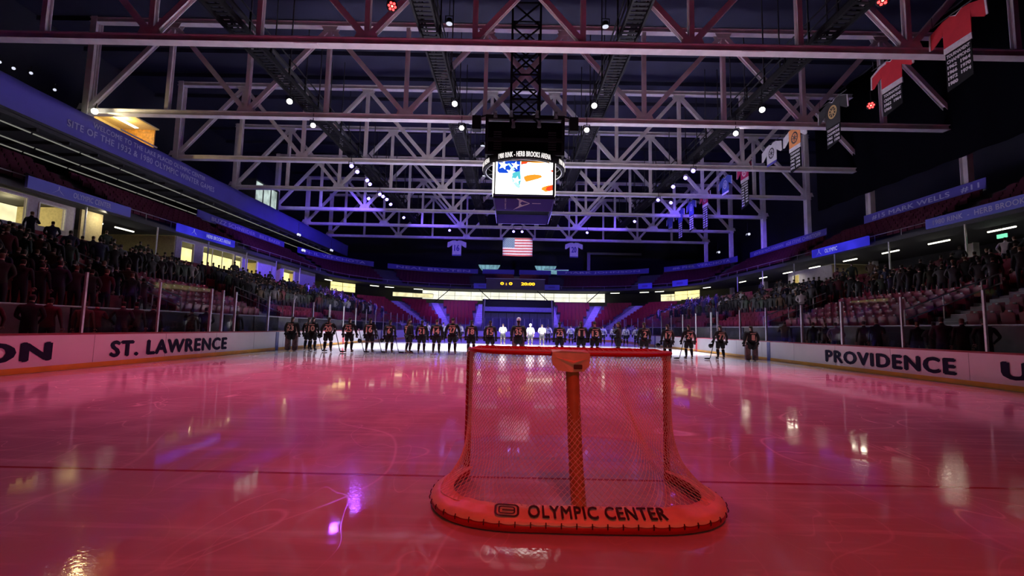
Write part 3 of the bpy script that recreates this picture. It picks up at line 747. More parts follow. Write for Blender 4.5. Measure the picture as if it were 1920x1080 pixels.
# ================================================================== LEFT GALLERY
mb = MB()
mb.bar((-33, -2, 12.75), (-33, 76, 12.75), 8.4, .25)
for i in range(40): mb.bar((-36.6, i*2, 12.55), (-28.9, i*2, 12.55), .12, .25)
struct(mb.build('floor_gallery', M['deckdark']), 'dark gallery deck high along the left side', 'gallery')
gb = thing('gallery_banner', (-28.6, 0, 12.9), 'long blue banner welcoming visitors along the high left gallery', 'banner')
def bandpt(y, v, w=0): return (w+.03*math.sin(y*.9)+.02*math.sin(y*2.3+v*3), y, v*1.85)
mb = MB(); ys = [-1+i*.5 for i in range(155)]
mb.sheet([[bandpt(y, v) for y in ys] for v in (0, .25, .5, .75, 1)]+[[bandpt(y, 1, -.06) for y in ys], [bandpt(y, 0, -.06) for y in ys], [bandpt(y, 0) for y in ys]])
mb.build('cloth', M['bluecloth'], gb, True)
def bt(txt, ya, yb, z, h):
    mb = MB(); text_on(mb, txt, lambda u, v: (.09, ya+u, z+v), yb-ya, h, .02, 1.1); word_parts(mb, M['signtext'], gb, 'pale banner lettering')
bt('WELCOME TO THE LAKE PLACID OLYMPIC CENTER', 29.0, 40.0, 1.15, .36)
bt('SITE OF THE 1932 & 1980 OLYMPIC WINTER GAMES', 27.3, 41.3, .50, .46)
mb = MB(); mb.bar((.02, -1, -.05), (.02, 76, -.05), .12, .14); mb.build('lower_rail', M['dark'], gb)
g = 'strip lights under the left gallery'
for i, (x, z, ya, yb, nm) in enumerate(((-29.3, 12.35, 20, 76, 'upper'), (-31.2, 12.2, 22, 70, 'middle'), (-33.0, 12.3, 26, 52, 'lower'))):
    t = thing('strip_light', (x, 0, z), 'thin strip light run under the left gallery, the %s of three lines' % nm, 'strip light', g)
    mb = MB(); mb.bar((0, ya, .07), (0, yb, .07), .14, .06); mb.build('housing', M['dark'], t)
    n = int((yb-ya)/3.05)
    for k in range(n):
        mb = MB(); mb.bar((0, ya+k*3.05+.05, 0), (0, ya+k*3.05+2.95, 0), .07, .05); mb.build('tube', M['strip'], t)
t = thing('side_drape', (29.1, 0, 13.4), 'black drape hung high along the right side hiding the truss ends', 'drape')
mb = MB(); ys = [4+i*.4 for i in range(100)]
mb.sheet([[(.10*math.sin(y*2.4)+k, y, z) for y in ys] for k, z in ((0, 0), (0, 5.2), (0, 10.4))]+[[(.10*math.sin(y*2.4)+.05, y, z) for y in ys] for z in (10.4, 0)])
mb.build('cloth', M['curtain'], t, True)
mb = MB(); mb.tube([(0, 4, 10.45), (0, 43.6, 10.45)], .05, 6); mb.build('track', M['dark'], t)
# lit press booth and scorer booth on the gallery
t = thing('press_booth', (-31.0, 33.9, 12.9), 'warm lit press booth with a wood panel under the second truss on the left gallery', 'booth')
mb = MB(); mb.box((0, 0, .05), (3.0, 3.4, .1)); mb.box((0, 0, 3.95), (3.0, 3.4, .1)); mb.box((-1.5, 0, 2.0), (.1, 3.4, 3.8)); mb.build('shell', M['tan'], t)
mb = MB(); mb.box((-.1, 1.68, 2.0), (2.6, .1, 3.8)); mb.box((-.1, 1.62, 3.0), (.06, .04, 1.7)); o = mb.build('wood_panel', M['wood'], t); o['label'] = 'orange wood end panel'
mb = MB(); mb.box((1.45, 0, 2.45), (.08, 3.4, .10)); mb.build('counter_rail', M['white'], t)
mb = MB(); mb.box((0, .2, 3.88), (.3, 2.2, .04)); mb.build('ceiling_light', M['fluor'], t)
pointlight('booth_bulb', (-30.6, 33.4, 16.4), 150, (1, .72, .3), .15)
t = thing('work_light', (-29.2, 29.7, 15.5), 'bright work light at the left end of the second truss', 'lamp')
mb = MB(); mb.ball((0, 0, 0), .20); mb.build('bulb', em('work_bulb', (1, .95, .72), 6), t)
mb = MB(); mb.tube([(0, 0, .1), (0, .1, .6)], .03, 6); mb.build('bracket', M['black'], t)
spot('work_bulb_glow', (-29.3, 29.6, 15.2), (-22, 30.6, 15.9), 900, (1, .82, .45), 70, .8, .2)
t = thing('scorer_booth', (-30.4, 51.5, 12.9), 'glazed scorer booth with pale green windows high on the left gallery', 'booth')
mb = MB(); mb.box((0, 0, 1.0), (2.4, 5, 2.0)); mb.box((0, 0, 4.4), (2.4, 5, .14)); mb.box((-1.15, 0, 3.2), (.1, 5, 2.4)); mb.box((0, 2.5, 3.2), (2.4, .1, 2.4)); mb.box((0, -2.5, 3.2), (2.4, .1, 2.4)); mb.build('shell', M['dark'], t)
mb = MB(); mb.box((1.0, 0, 3.2), (.05, 4.7, 2.2)); mb.build('lit_glazing', M['booth'], t)
for k in range(4): mb = MB(); mb.box((1.15, -2.4+k*1.6, 3.2), (.08, .10, 2.3)); mb.build('mullion', M['dark'], t)
for i, (y, dz) in enumerate(((22.8, .9), (23.6, .3), (24.3, .35), (25.2, .6), (26.6, .35), (21.4, 1.7))):
    yoke_lamp('gallery_lamp', (-28.8, y, 15.0+dz), M['lamp_dim'], 'small pale lamp clamped above the left gallery banner, %s from the near end' % nth(i), 'lamp', 'pale lamps along the left gallery', .09, (-20, y-6, 10), .25)
for i, (x, y, z) in enumerate(((-28.0, 57.0, 12.6), (-28.2, 68.0, 12.5), (-27.3, 57, 10.6), (29.3, 57.5, 13.9), (29.3, 66, 13.0))):
    t = thing('emergency_light', (x, y, z), 'twin-headed emergency light on the %s, %s from the camera' % ('left gallery edge' if x < 0 else 'right rear columns', nth(i if i < 3 else i-3)), 'emergency light', 'emergency lights')
    mb = MB(); mb.box((0, 0, 0), (.2, .3, .25)); mb.tube([(0, 0, .1), (0, 0, 1.6)], .02, 5); mb.build('case', M['dark'], t)
    for k in (-1, 1): mb = MB(); mb.ball((.08, k*.22, .1), (.17, .17, .17), 8, 5); mb.build('lamp_head', M['lamp_dim'], t)
# ================================================================== UPPER DECK FRONTS, BANNERS, SIGNS
DTX = 'pale banner lettering'
def rail_banner(o, side, sa, sb_, z0, z1, txt, lab, ta=None, tb=None, mat='bluecloth', name='rail_banner'):
    t = thing(name, (0, 0, z0), lab, 'banner', 'blue name banners along the upper deck')
    n = max(4, int((sb_-sa)/1.0)); pts = [bowlpt(o, side, sa+(sb_-sa)*i/n) for i in range(n+1)]
    mb = MB(); h = z1-z0
    rows = [[(x+off*math.cos(a), y+off*math.sin(a), z) for x, y, a in pts] for off, z in ((0, 0), (0, h), (.06, h), (.06, 0))]
    mb.sheet(rows+[rows[0]]); me = mb.mesh('cloth', M[mat]); fixnormals(me); link('cloth', me, t)
    if txt:
        ta = sa+.8 if ta is None else ta; tb = sb_-.8 if tb is None else tb
        def fn(u, v):
            s = ta+u if side < 0 else tb-u
            x, y, a = bowlpt(o-.02, side, s); return (x, y, v)
        mb = MB(); text_on(mb, txt, fn, tb-ta, h*.52, .02, 1.05, 0, h*.24); word_parts(mb, M['signtext'], t)
    mb = MB(); mb.tube([(x-.02*math.cos(a), y-.02*math.sin(a), -.03) for x, y, a in pts], .035, 6); mb.build('rail', M['grey'], t)
    return t
BZ0, BZ1 = 10.95, 11.72
rail_banner(29.7, 1, 17.5, 25.8, BZ0, BZ1, '#16 MARK PAVELICH', 'blue deck banner with pale name lettering, closest to the camera on the right upper deck', 18.2, 25.4)
rail_banner(29.7, 1, 28.6, 38.8, BZ0, BZ1, '#15 MARK WELLS   #11', 'blue deck banner with large pale name lettering, second along the right upper deck', 29.0, 37.9)
rail_banner(29.7, 1, 43.5, 57.5, BZ0, BZ1, '#24 ROB McCLANAHAN   #28 STEVE CHRISTOFF', 'long dim blue deck banner, third along the right upper deck', 44.3, 56.8)
rail_banner(29.7, 1, 59.0, 66.2, BZ0, BZ1, '#6 PHIL VERCHOTA', 'blue deck banner on the right rear corner, nearer half')
rail_banner(29.7, 1, 67.6, 76.0, BZ0, BZ1, 'MARK JOHNSON', 'blue deck banner on the right rear corner, further half')
rail_banner(29.7, -1, 41.0, 57.0, BZ0, BZ1, 'BUZZ SCHNEIDER   BILL BAKER', 'blue deck banner on the left side under the gallery', 43, 56)
rail_banner(29.7, -1, 58.8, 66.5, BZ0, BZ1, 'PHIL VERCHOTA', 'blue deck banner on the left rear corner, nearer half')
rail_banner(29.7, -1, 67.8, 76.2, BZ0, BZ1, 'NEAL BROTEN', 'blue deck banner on the left rear corner, further half')
rail_banner(29.7, -1, 77.0, 82.6, BZ0, BZ1, '', 'plain violet-lit deck banner at the far end left of the middle')
rail_banner(29.7, 1, 77.0, 82.6, BZ0, BZ1, '', 'plain violet-lit deck banner at the far end right of the middle')
def lit_sign(side, sa, sb_, z0, z1, txt, lab, mat, tmat, ta=None, tb=None, arrow=None, o=24.35):
    t = thing('deck_sign', (0, 0, z0), lab, 'sign', 'sign panels hung on the deck front')
    h = z1-z0; mb = MB()
    (xa, ya, _), (xb, yb, _) = bowlpt(o, side, sa), bowlpt(o, side, sb_)
    mb.bar((xa, ya, h/2), (xb, yb, h/2), .14, h); mb.build('panel', mat, t)
    mb = MB(); fn = plane_fn((side*(o-.085), sa if side < 0 else sb_, 0), (0, 1 if side < 0 else -1, 0), (0, 0, 1))
    if txt:
        a = ta if side < 0 else sb_-tb; text_on(mb, txt, fn, tb-ta, h*.5, .02, 1.06, abs(ta-sa) if side < 0 else sb_-tb, h*.25)
    if txt: word_parts(mb, tmat, t)
    if arrow is not None:
        u = arrow-sa if side < 0 else sb_-arrow; mb = MB()
        for p in ([(-.55, .12), (.05, .58), (.0, .62), (-.2, .36)], [(.55, .12), (.05, .58), (.0, .62), (.2, .36)], [(-.02, .60), (.06, .60), (.06, .86), (-.02, .86)]):
            mb.add([fn(u+a*.62, b*h) for a, b in p], [tuple(range(len(p)))])
        mb.build('emblem', tmat, t)
    mb = MB()
    for s in (sa+.4, sb_-.4): mb.bar((side*o, s, h), (side*(o+.5), s, h+.25), .05, .05)
    mb.build('bracket', M['dark'], t)
    return t
lit_sign(1, 19.5, 27.1, 7.85, 8.45, '1980 RINK  -  HERB BROOKS ARENA', 'long lettered blue deck front sign on the right, closest to the camera', M['bluesign'], M['signtext'], 20.1, 26.6)
lit_sign(1, 31.6, 37.6, 7.75, 8.4, 'OLYMPIC', 'bright backlit blue deck front sign on the right', M['bluesignlit'], M['signwhitelit'], 34.6, 36.0, 36.7)
lit_sign(-1, 21.6, 27.6, 7.75, 8.35, 'OLYMPIC CENTER', 'blue deck front sign with an arrow emblem on the left', M['bluesign'], M['signtext'], 23.9, 26.2, 23.1)
lit_sign(-1, 31.6, 38.2, 7.75, 8.32, 'HERB BROOKS ARENA', 'bright backlit blue deck front sign on the left', M['bluesignlit'], M['signwhitelit'], 34.6, 37.6, 33.2)
for i, (s, side, w) in enumerate(((62.1, 1, 2.0), (66.4, 1, 1.6), (77.3, 1, 2.6), (77.3, -1, 2.6))):
    t = thing('fascia_plaque', (0, 0, 7.85), 'small violet-lit plaque on the far deck front, %s' % ('nearest the right corner', 'second in from the right corner', 'just right of the middle scoreboard', 'just left of the middle scoreboard')[i], 'plaque', 'plaques on the far deck front')
    x0, y0, a0 = bowlpt(24.5, side, s-w/2); x1, y1, _ = bowlpt(24.5, side, s+w/2)
    mb = MB(); mb.bar((x0, y0, .42), (x1, y1, .42), .08, .84); mb.build('panel', M['bluesign'], t)
    mb = MB(); ax = Vector((x0, y0, .42)); bx = Vector((x1, y1, .42)); nrm = Vector((-(math.cos(a0)), -(math.sin(a0)), 0))*.05
    mb.bar(ax.lerp(bx, .3)+nrm, ax.lerp(bx, .7)+nrm, .02, .3); mb.build('motif', M['navy'], t)
# deck front rail
def rail_run(name, o, side, sa, sb_, z, h, lab, cat='railing', mids=2, step=2.0, rad=.028, mat='grey', grp='steel guard rails in the stands'):
    t = thing(name, (0, 0, z), lab, cat, grp)
    n = max(2, int((sb_-sa)/step)); pts = [bowlpt(o, side, sa+(sb_-sa)*i/n)[:2] for i in range(n+1)]
    mb = MB()
    for k in range(mids): mb.tube([(x, y, h*(k+1)/mids) for x, y in pts], rad, 6)
    mb.build('rail', M[mat], t)
    for x, y in pts: mb = MB(); mb.tube([(x, y, 0), (x, y, h)], rad*.9, 5); mb.build('post', M[mat], t)
    return t
for side, nm in ((-1, 'left'), (1, 'right')):
    rail_run('deck_rail', 24.95, side, 12, 56, 8.05, .42, 'low steel rail on the %s upper deck front' % nm, mids=1, step=2.2)
    rail_run('deck_rail', 24.95, side, 57, 82.8, 8.05, .42, 'low steel rail on the far upper deck front, %s half' % nm, mids=1, step=2.2)
# ================================================================== CONCOURSE
def concession(side, ya, yb, lab, opens, wallmat, glow, o=25.6):
    """kiosk on the concourse: pale front wall with openings, lit inside"""
    t = thing('concession_stand', (side*o, ya, ZC), lab, 'kiosk', 'lit rooms along the concourse'); L = yb-ya; H = 7.72-ZC; opens = [(p, q, (r+.66 if r > .11 else r), u+.72) for p, q, r, u in opens]
    mb = MB(); y = 0
    for a, b, z0, z1 in opens:
        if a > y: mb.box((0, (y+a)/2, H/2), (.14, a-y, H))
        if z0 > 0: mb.box((0, (a+b)/2, z0/2), (.14, b-a, z0))
        if z1 < H: mb.box((0, (a+b)/2, (z1+H)/2), (.14, b-a, H-z1))
        y = b
    if y < L: mb.box((0, (y+L)/2, H/2), (.14, L-y, H))
    mb.build('front_wall', M[wallmat], t)
    pointlight('kiosk_bulb', (side*(o+1.6), ya+L*.35, 7.35), 55, (1, .86, .45), .3); pointlight('kiosk_bulb', (side*(o+1.6), ya+L*.75, 7.35), 55, (1, .86, .45), .3)
    for yy in (0, L): mb = MB(); mb.box((side*2.6, yy, H/2), (5.2, .12, H)); mb.build('end_wall', M['tan'], t)
    mb = MB(); mb.box((side*3.2, L/2, H/2), (.05, L-.2, H-.04)); mb.build('lit_back_wall', M[glow], t)
    for a, b, z0, z1 in opens:
        mb = MB(); w = .07
        mb.box((-side*.09, a, (z0+z1)/2), (.06, w, z1-z0)); mb.box((-side*.09, b, (z0+z1)/2), (.06, w, z1-z0)); mb.box((-side*.09, (a+b)/2, z1), (.06, b-a, w))
        if b-a > 2.2:
            for q in range(1, int((b-a)/1.3)): mb.box((side*.0, a+q*1.3, (z0+z1)/2), (.05, .06, z1-z0))
        mb.build('opening_frame', M['white'] if wallmat == 'lilac' else M['dark'], t)
    return t
cs = concession(-1, 17.5, 25.4, 'cream lit room with wide openings at the left end of the concourse', [(.5, 5.3, .30, 1.62), (5.9, 7.3, .40, 1.55)], 'lilac', 'creamwin')
mb = MB(); mb.box((.2, 8.75, 1.24), (.12, 1.35, 2.48)); o = mb.build('side_partition', M['tan'], cs); o['label'] = 'tan side partition'
arealight('concourse_glow', (-24.6, 26.6, 7.6), (-25.4, 26.2, 6.6), 16, (1, .90, .6), .3, .8)
concession(-1, 33.2, 47.5, 'bright yellow lit room behind the left crowd', [(.5, 1.9, .1, 1.5), (2.9, 7.0, .12, 1.55), (7.15, 8.2, .5, 1.5), (9.0, 10.8, .0, 1.5)], 'lilac', 'warmwin')
concession(-1, 48.5, 57.0, 'lilac concourse room with one yellow opening near the left rear corner', [(.5, 3.0, .2, 1.45)], 'lilac', 'warmwin')
concession(1, 40.5, 47, 'grey kiosk in shadow under the right deck', [(4.6, 5.6, .4, 1.4)], 'lilac', 'creamwin', 28.0)
for k, (side, ys) in enumerate(((-1, (28.0, 30.4)), (1, (22.0, 25.4, 29.2, 33.0, 37.0, 41.4, 45.5, 50.0, 54.5)))):
    nm = 'left' if side < 0 else 'right'
    for i, y in enumerate(ys):
        t = thing('fluorescent_light', (side*27.0, y, 7.55), 'fluorescent batten hanging in the %s concourse, %s from the near end' % (nm, nth(i)), 'light', 'fluorescent battens under the deck')
        mb = MB(); mb.box((0, 0, .06), (.16, 1.5, .05)); mb.tube([(0, .5, .06), (0, .5, .2)], .012, 5); mb.tube([(0, -.5, .06), (0, -.5, .2)], .012, 5); mb.build('housing', M['dark'], t)
        mb = MB(); mb.tube([(0, -.74, 0), (0, .74, 0)], .05, 8); mb.build('tube', M['fluor'], t)
        if i % 2 == 0: arealight('concourse_glow', (side*27.0, y, 7.45), (side*27.0, y, 0), 26, (1, .93, .7), .3, 1.5)
    for i in range(7):
        y = 20+i*5.2
        t = thing('concourse_post', (side*24.75, y, ZC), 'slim steel post on the %s concourse edge, %s from the near end' % (nm, nth(i)), 'post', 'slim concourse posts')
        mb = MB(); mb.tube([(0, 0, 0), (0, 0, 7.75-ZC)], .05, 8); mb.build('shaft', M['alu'], t)
        mb = MB(); mb.box((0, 0, .015), (.2, .2, .03)); mb.build('foot_plate', M['grey'], t)
t = thing('exit_sign', (26.9, 25.3, 6.95), 'small green exit light in the right concourse', 'sign'); mb = MB(); mb.box((0, 0, .2), (.08, .5, .22)); mb.build('face_panel', M['greenexit'], t); mb = MB(); mb.tube([(0, 0, .3), (0, 0, .8)], .015, 5); mb.build('stem', M['dark'], t)
# far end lit glazing
def glazing(i, sa, sb_, side, mat, lab, z0=6.15, z1=7.65, o=29.5, panes=1.5):
    t = thing('window_%d' % i, (0, 0, 0), lab, 'window'); t['kind'] = 'structure'
    n = max(2, int((sb_-sa)/panes)); pts = [bowlpt(o, side, sa+(sb_-sa)*k/n) for k in range(n+1)]
    mb = MB(); mb.sheet([[(x, y, z) for x, y, a in pts] for z in (z0, z1)]); mb.build('pane', M[mat], t)
    mb = MB()
    for x, y, a in pts: mb.bar((x-.05*math.cos(a), y-.05*math.sin(a), z0), (x-.05*math.cos(a), y-.05*math.sin(a), z1), .07, .05)
    for z in (z0, z0+.75, z1):
        for p, q in zip(pts, pts[1:]): mb.bar((p[0]-.05*math.cos(p[2]), p[1]-.05*math.sin(p[2]), z), (q[0]-.05*math.cos(q[2]), q[1]-.05*math.sin(q[2]), z), .05, .04)
    mb.build('window_frame', M['grey'], t)
    return t
e0 = BY+(19-BX)*PI/2      # path length where the far straight begins
glazing(1, e0-5.0, e0+7.0, -1, 'farwin', 'bright far glazing left of the middle')
glazing(2, e0-4.5, e0+7.0, 1, 'farwin', 'bright far glazing right of the middle')
glazing(3, e0-11.5, e0-9.6, 1, 'creamwin', 'small cream window near the far right corner', 6.2, 7.3)
glazing(4, 61.5, 64.2, -1, 'warmwin', 'yellow lit window in the left rear corner', 6.3, 7.6, 28)
glazing(5, 62.0, 64.6, 1, 'warmwin', 'yellow lit window in the right rear corner', 6.2, 7.5, 28)
glazing(6, 68.2, 72.0, -1, 'creamwin', 'cream window strip past the left rear corner', 6.3, 7.0, 29)
for side in (-1, 1):
    nm = 'left' if side < 0 else 'right'
    for i, s in enumerate((60.2, 65.6, 67.2, 70.2)):
        x, y, a = bowlpt(26.5, side, s)
        t = thing('fluorescent_light', (x, y, 7.5), 'fluorescent batten in the %s rear corner of the concourse, %s along' % (nm, nth(i)), 'light', 'fluorescent battens under the deck', a)
        mb = MB(); mb.box((0, 0, .06), (.16, 1.5, .05)); mb.tube([(0, 0, .06), (0, 0, .24)], .015, 5); mb.build('housing', M['dark'], t)
        mb = MB(); mb.tube([(0, -.74, 0), (0, .74, 0)], .05, 8); mb.build('tube', M['fluor'], t)
    for i, s in enumerate((e0-3.5, e0+2.2)):
        x, y, a = bowlpt(25.5, side, s); t = thing('brace_frame', (x, y, ZC), 'dark raking brace before the far glazing, %s half, %s' % (nm, 'nearer the corner' if i == 0 else 'nearer the gate'), 'brace', 'dark raking braces', a-PI/2)
        mb = MB(); mb.bar((-1.4, 0, .0), (1.4, 0, 2.5), .12, .12) if i == 0 else mb.bar((1.4, 0, .0), (-1.4, 0, 2.5), .12, .12); mb.build('strut', M['black'], t)
# far scoreboard with amber digits
t = thing('end_scoreboard', (-.2, BY+24.4-BX, 7.75), 'dark end scoreboard with amber digits above the far glazing', 'scoreboard')
mb = MB(); mb.box((0, 0, .85), (9.6, .3, 1.7)); mb.build('cabinet', pm('brown_panel', (.05, .035, .05), .5), t)
for x0, w in ((-2.5, 2.0), (.9, 2.3)):
    mb = MB(); text_on(mb, '0 : 0' if x0 < 0 else '20:00', plane_fn((x0, -.17, .72), (1, 0, 0), (0, 0, 1)), w, .5, .05); mb.build('digits', M['amber'], t)
mb = MB(); mb.box((0, 0, 1.78), (9.8, .4, .1)); mb.build('top_cap', M['grey'], t)
# round windows in the far wall
for i, (x, hw) in enumerate(((-5.5, 2.35), (5.9, 2.35))):
    t = thing('window_%d' % (7+i), (x, 91.6, 14.75), 'big round window in the far wall %s of the flag, teal light in its lower part' % ('left' if i == 0 else 'right'), 'window'); t['kind'] = 'structure'
    n = 36; mb = MB(); mb.add([(hw*math.cos(a), 0, hw*math.sin(a)) for a in [PI+PI/12+(PI-PI/6)*k/n for k in range(n+1)]], [tuple(range(n+1))]); mb.build('lit_pane', M['teal'], t)
    mb = MB(); mb.tube([(hw*math.cos(2*PI*k/36), -.03, hw*math.sin(2*PI*k/36)) for k in range(36)], .07, 6, closed=True); mb.build('window_frame', M['dark'], t)
    mb = MB()
    for k in range(-2, 3): mb.bar((k*.8, -.02, -math.sqrt(max(.01, hw*hw-k*k*.64))), (k*.8, -.02, -.6), .04, .03)
    mb.build('window_bars', M['navy'], t)
t = thing('duct', (15.8, 88, 12.9), 'pale square ventilation duct frame high on the far wall to the right', 'duct'); mb = MB(); mb.bar((-1.8, 0, 0), (-1.8, 0, 3.6), .6, .6, (1, 0, 0)); mb.bar((-1.8, 0, 3.4), (8.5, 0, 3.4), .4, .4); mb.build('duct_run', M['grey'], t)
t = thing('lit_panel', (7.4, 84.5, 11.55), 'small teal lit panel above the far deck right of the scoreboard', 'panel'); mb = MB(); mb.prism([(-2.2, .75), (-1.2, .1), (2.3, 0), (2.3, .95)], lambda u, v, w: (u, -w, v), .06); mb.build('lit_face', M['teal'], t); mb = MB(); mb.bar((-2.3, 0, 1.0), (2.4, 0, 1.0), .1, .1); mb.build('frame_bar', M['grey'], t)
# ================================================================== FAR GATE
t = thing('far_gate', (.2, BY+14.6-BX, 0), 'tall dark far gate with upright panels and a violet-lit header', 'gate')
mb = MB(); mb.box((0, .25, 2.75), (10.2, .2, 5.5)); mb.build('backing', M['dark'], t)
for i in range(9): mb = MB(); mb.box((-4.4+i*1.1, 0, 1.9), (1.04, .12, 3.3)); mb.build('panel', pm('gate_slate', (.11, .11, .17), .4) if i == 0 else bpy.data.materials['gate_slate'], t)
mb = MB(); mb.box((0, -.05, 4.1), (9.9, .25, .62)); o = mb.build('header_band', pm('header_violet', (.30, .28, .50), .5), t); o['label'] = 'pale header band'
mb = MB(); mb.box((0, .1, 5.35), (10.2, .3, .25)); mb.build('top_beam', M['black'], t)
for k in (-1, 1): mb = MB(); mb.bar((k*5.05, -.1, 0), (k*4.75, -.1, 5.5), .18, .18, (0, 1, 0)); mb.build('jamb', M['grey'], t)
# ================================================================== AISLES
aisles = [(-1, 19.0), (-1, 27.8), (-1, 36.8), (-1, 45.8), (-1, 54.5), (-1, BY+R(20)*12), (-1, BY+R(47)*12), (-1, BY+R(69)*12), (-1, e0+1.4),
          (1, 17.3), (1, 27.5), (1, 36.8), (1, 45.8), (1, 54.5), (1, BY+R(20)*12), (1, BY+R(47)*12), (1, BY+R(69)*12), (1, e0+1.4), (1, 8.5), (-1, 10.0)]
an = {}
for side, s in sorted(aisles, key=lambda q: q[1]):
    an[side] = an.get(side, -1)+1
    nm = 'left' if side < 0 else 'right'
    x, y, a = bowlpt(15.0, side, s)
    t = thing('stair_aisle', (x, y, Z0-.0), 'pale concrete stair aisle up the stand, %s on the %s counting up-ice' % (nth(an[side]), nm), 'stairs', 'pale stair aisles between seat blocks', a)
    mb = MB()
    for k in range(NROW):
        for h in range(2): mb.box((k*TREAD+h*TREAD/2+TREAD/4+.02, 0, k*RISE+h*RISE/2+RISE/4), (TREAD/2, 1.1, RISE/2+.01))
    mb.build('steps', M['stepc'], t)
    mb = MB()
    for k in range(NROW): mb.box((k*TREAD+.03, 0, k*RISE+RISE/2+.02), (.05, 1.06, .012))
    mb.build('nosing', M['white'], t)
# handrails beside the nearer aisles
def stair_rail(side, s, k0, k1, lab):
    x, y, a = bowlpt(O0, side, s); t = thing('handrail', (x, y, Z0), lab, 'handrail', 'sloping steel handrails by the aisles', a)
    mb = MB()
    for h in (.55, .95): mb.tube([(k0*TREAD, 0, k0*RISE+h), (k1*TREAD, 0, k1*RISE+h)], .026, 6)
    mb.build('rail', M['alu'], t)
    for k in range(k0, k1+1, 2): mb = MB(); mb.tube([(k*TREAD, 0, k*RISE), (k*TREAD, 0, k*RISE+.95)], .024, 5); mb.build('post', M['alu'], t)
stair_rail(-1, 18.2, 0, 9, 'sloping steel handrail on the near side of the first long left aisle')
stair_rail(-1, 19.8, 0, 9, 'sloping steel handrail on the far side of the first long left aisle')
stair_rail(-1, 28.6, 0, 4, 'short steel handrail at the foot of the second long left aisle')
stair_rail(1, 18.1, 0, 5, 'sloping steel handrail on the right stand by the pale steps')
stair_rail(1, 28.3, 0, 5, 'sloping steel handrail on the right stand by the blue line')
rail_run('landing_rail', 22.0, -1, 11, 18, 4.87, 1.0, 'level steel rail across the dark left stand', mids=2, step=2.3, mat='alu')
# low front walls of the stands
for side, nm in ((-1, 'left'), (1, 'right')):
    t = thing('front_barrier', (0, 0, .25), 'low grey panelled barrier in front of the %s seats' % nm, 'barrier', 'low barriers in front of the seats')
    for i in range(16):
        s0 = 12+i*2.6; x0, y0, _ = bowlpt(14.75, side, s0+.04); x1, y1, _ = bowlpt(14.75, side, s0+2.56)
        mb = MB(); mb.bar((x0, y0, .78), (x1, y1, .78), .06, 1.5); mb.build('panel', M['grey'] if False else M['deckdark'] if i % 3 else M['concrete'], t)
    pts = [bowlpt(14.73, side, 12+i*1.3)[:2] for i in range(33)]
    mb = MB(); mb.tube([(x, y, 1.56) for x, y in pts], .035, 6); o = mb.build('top_rail', M['alu'], t)
# ================================================================== SEATS
def seat_mesh(low=False):
    mb = MB()
    if low:
        mb.box((.20, 0, .62), (.06, .53, .44)); mb.box((.08, 0, .55), (.08, .50, .36))
        return mb.mesh('seat_low', M['red_seat'])
    rows = []     # curved shell back
    for i in range(7):
        v = i/6; z = .34+.50*v; w = .225*(1-.25*max(0, v-.75)*4*.5)
        rows.append([(.20+.06*v+.03*(1-abs(u))*1.2-.03, u*w, z) for u in (-1, -.6, -.2, .2, .6, 1)])
    mb.sheet(rows); mb.sheet([[(x+.03, y, z) for x, y, z in r][::-1] for r in rows])
    for k in (0, -1): mb.sheet([rows[k], [(x+.03, y, z) for x, y, z in rows[k]]])
    rows = []     # folded seat pan
    for i in range(6):
        v = i/5; z = .36+.40*v
        rows.append([(.10-.05*v-.02*(1-abs(u))+.02, u*.21, z-.03*abs(u)*v) for u in (-1, -.6, -.2, .2, .6, 1)])
    mb.sheet(rows); mb.sheet([[(x+.04, y, z) for x, y, z in r][::-1] for r in rows]); mb.sheet([rows[-1], [(x+.04, y, z) for x, y, z in rows[-1]]])
    mb.box((.24, -.23, .30), (.30, .025, .36)); mb.box((.24, .23, .30), (.30, .025, .36))       # standards
    mb.cur = 1; mb.box((.185, 0, .79), (.03, .095, .06)); mb.cur = 0
    return mb.mesh('seat', [M['red_seat'], M['number_plate']], True)
SM = seat_mesh(); SL = seat_mesh(True)
def inaisle(side, s):
    return any(sd == side and abs(s-a) < .98 for sd, a in aisles)
hero = {}; rest = []
for side in (-1, 1):
    for k in range(NROW):
        s = 11.4; j = 0
        smax = e0+BX-.2
        while s < smax:
            o = ro(k)+.30
            # true spacing shrinks/grows on arc rows: step measured at this row
            step = .56 if s <= BY or s >= e0 else .56*(19-BX)/(o-BX)
            if not inaisle(side, s) and not (s > e0+2.2):
                x, y, a = bowlpt(ro(k)+.36, side, s)
                blk = None
                if side < 0 and 20.0 < s < 27.0 and k < 7: blk = 'left'
                if side > 0 and 18.2 < s < 27.0 and k < 7: blk = 'right'
                if side > 0 and 12.2 < s < 16.4 and k < 6: blk = 'right near'
                if blk: hero.setdefault((blk, k), []).append((x, y, rz_(k), a))
                else: rest.append((x, y, rz_(k), a))
            s += step
nh = 0
for (blk, k), lst in hero.items():
    for i, (x, y, z, a) in enumerate(lst):
        if nh >= 300: rest.append((x, y, z, a)); continue
        o = link('stadium_seat', SM, None, (x, y, z), a); nh += 1
        wh = {'left': 'left stand block', 'right': 'right stand block', 'right near': 'right end block'}[blk]
        tag(o, 'red folding seat, %s, %s row up, %s from camera' % (wh, nth(k), nth(i)), 'seat', 'red folding seats')
mb = MB(); base = [tuple(v.co) for v in SL.vertices]; fb = [tuple(p.vertices) for p in SL.polygons]
for x, y, z, a in rest:
    c, s_ = math.cos(a), math.sin(a); mb.add([(x+c*p[0]-s_*p[1], y+s_*p[0]+c*p[1], z+p[2]) for p in base], fb)
tag(mb.build('seat_rows', M['red_seat']), 'rows upon rows of red seats filling the lower stands', 'seats', None, 'stuff')
mb = MB()
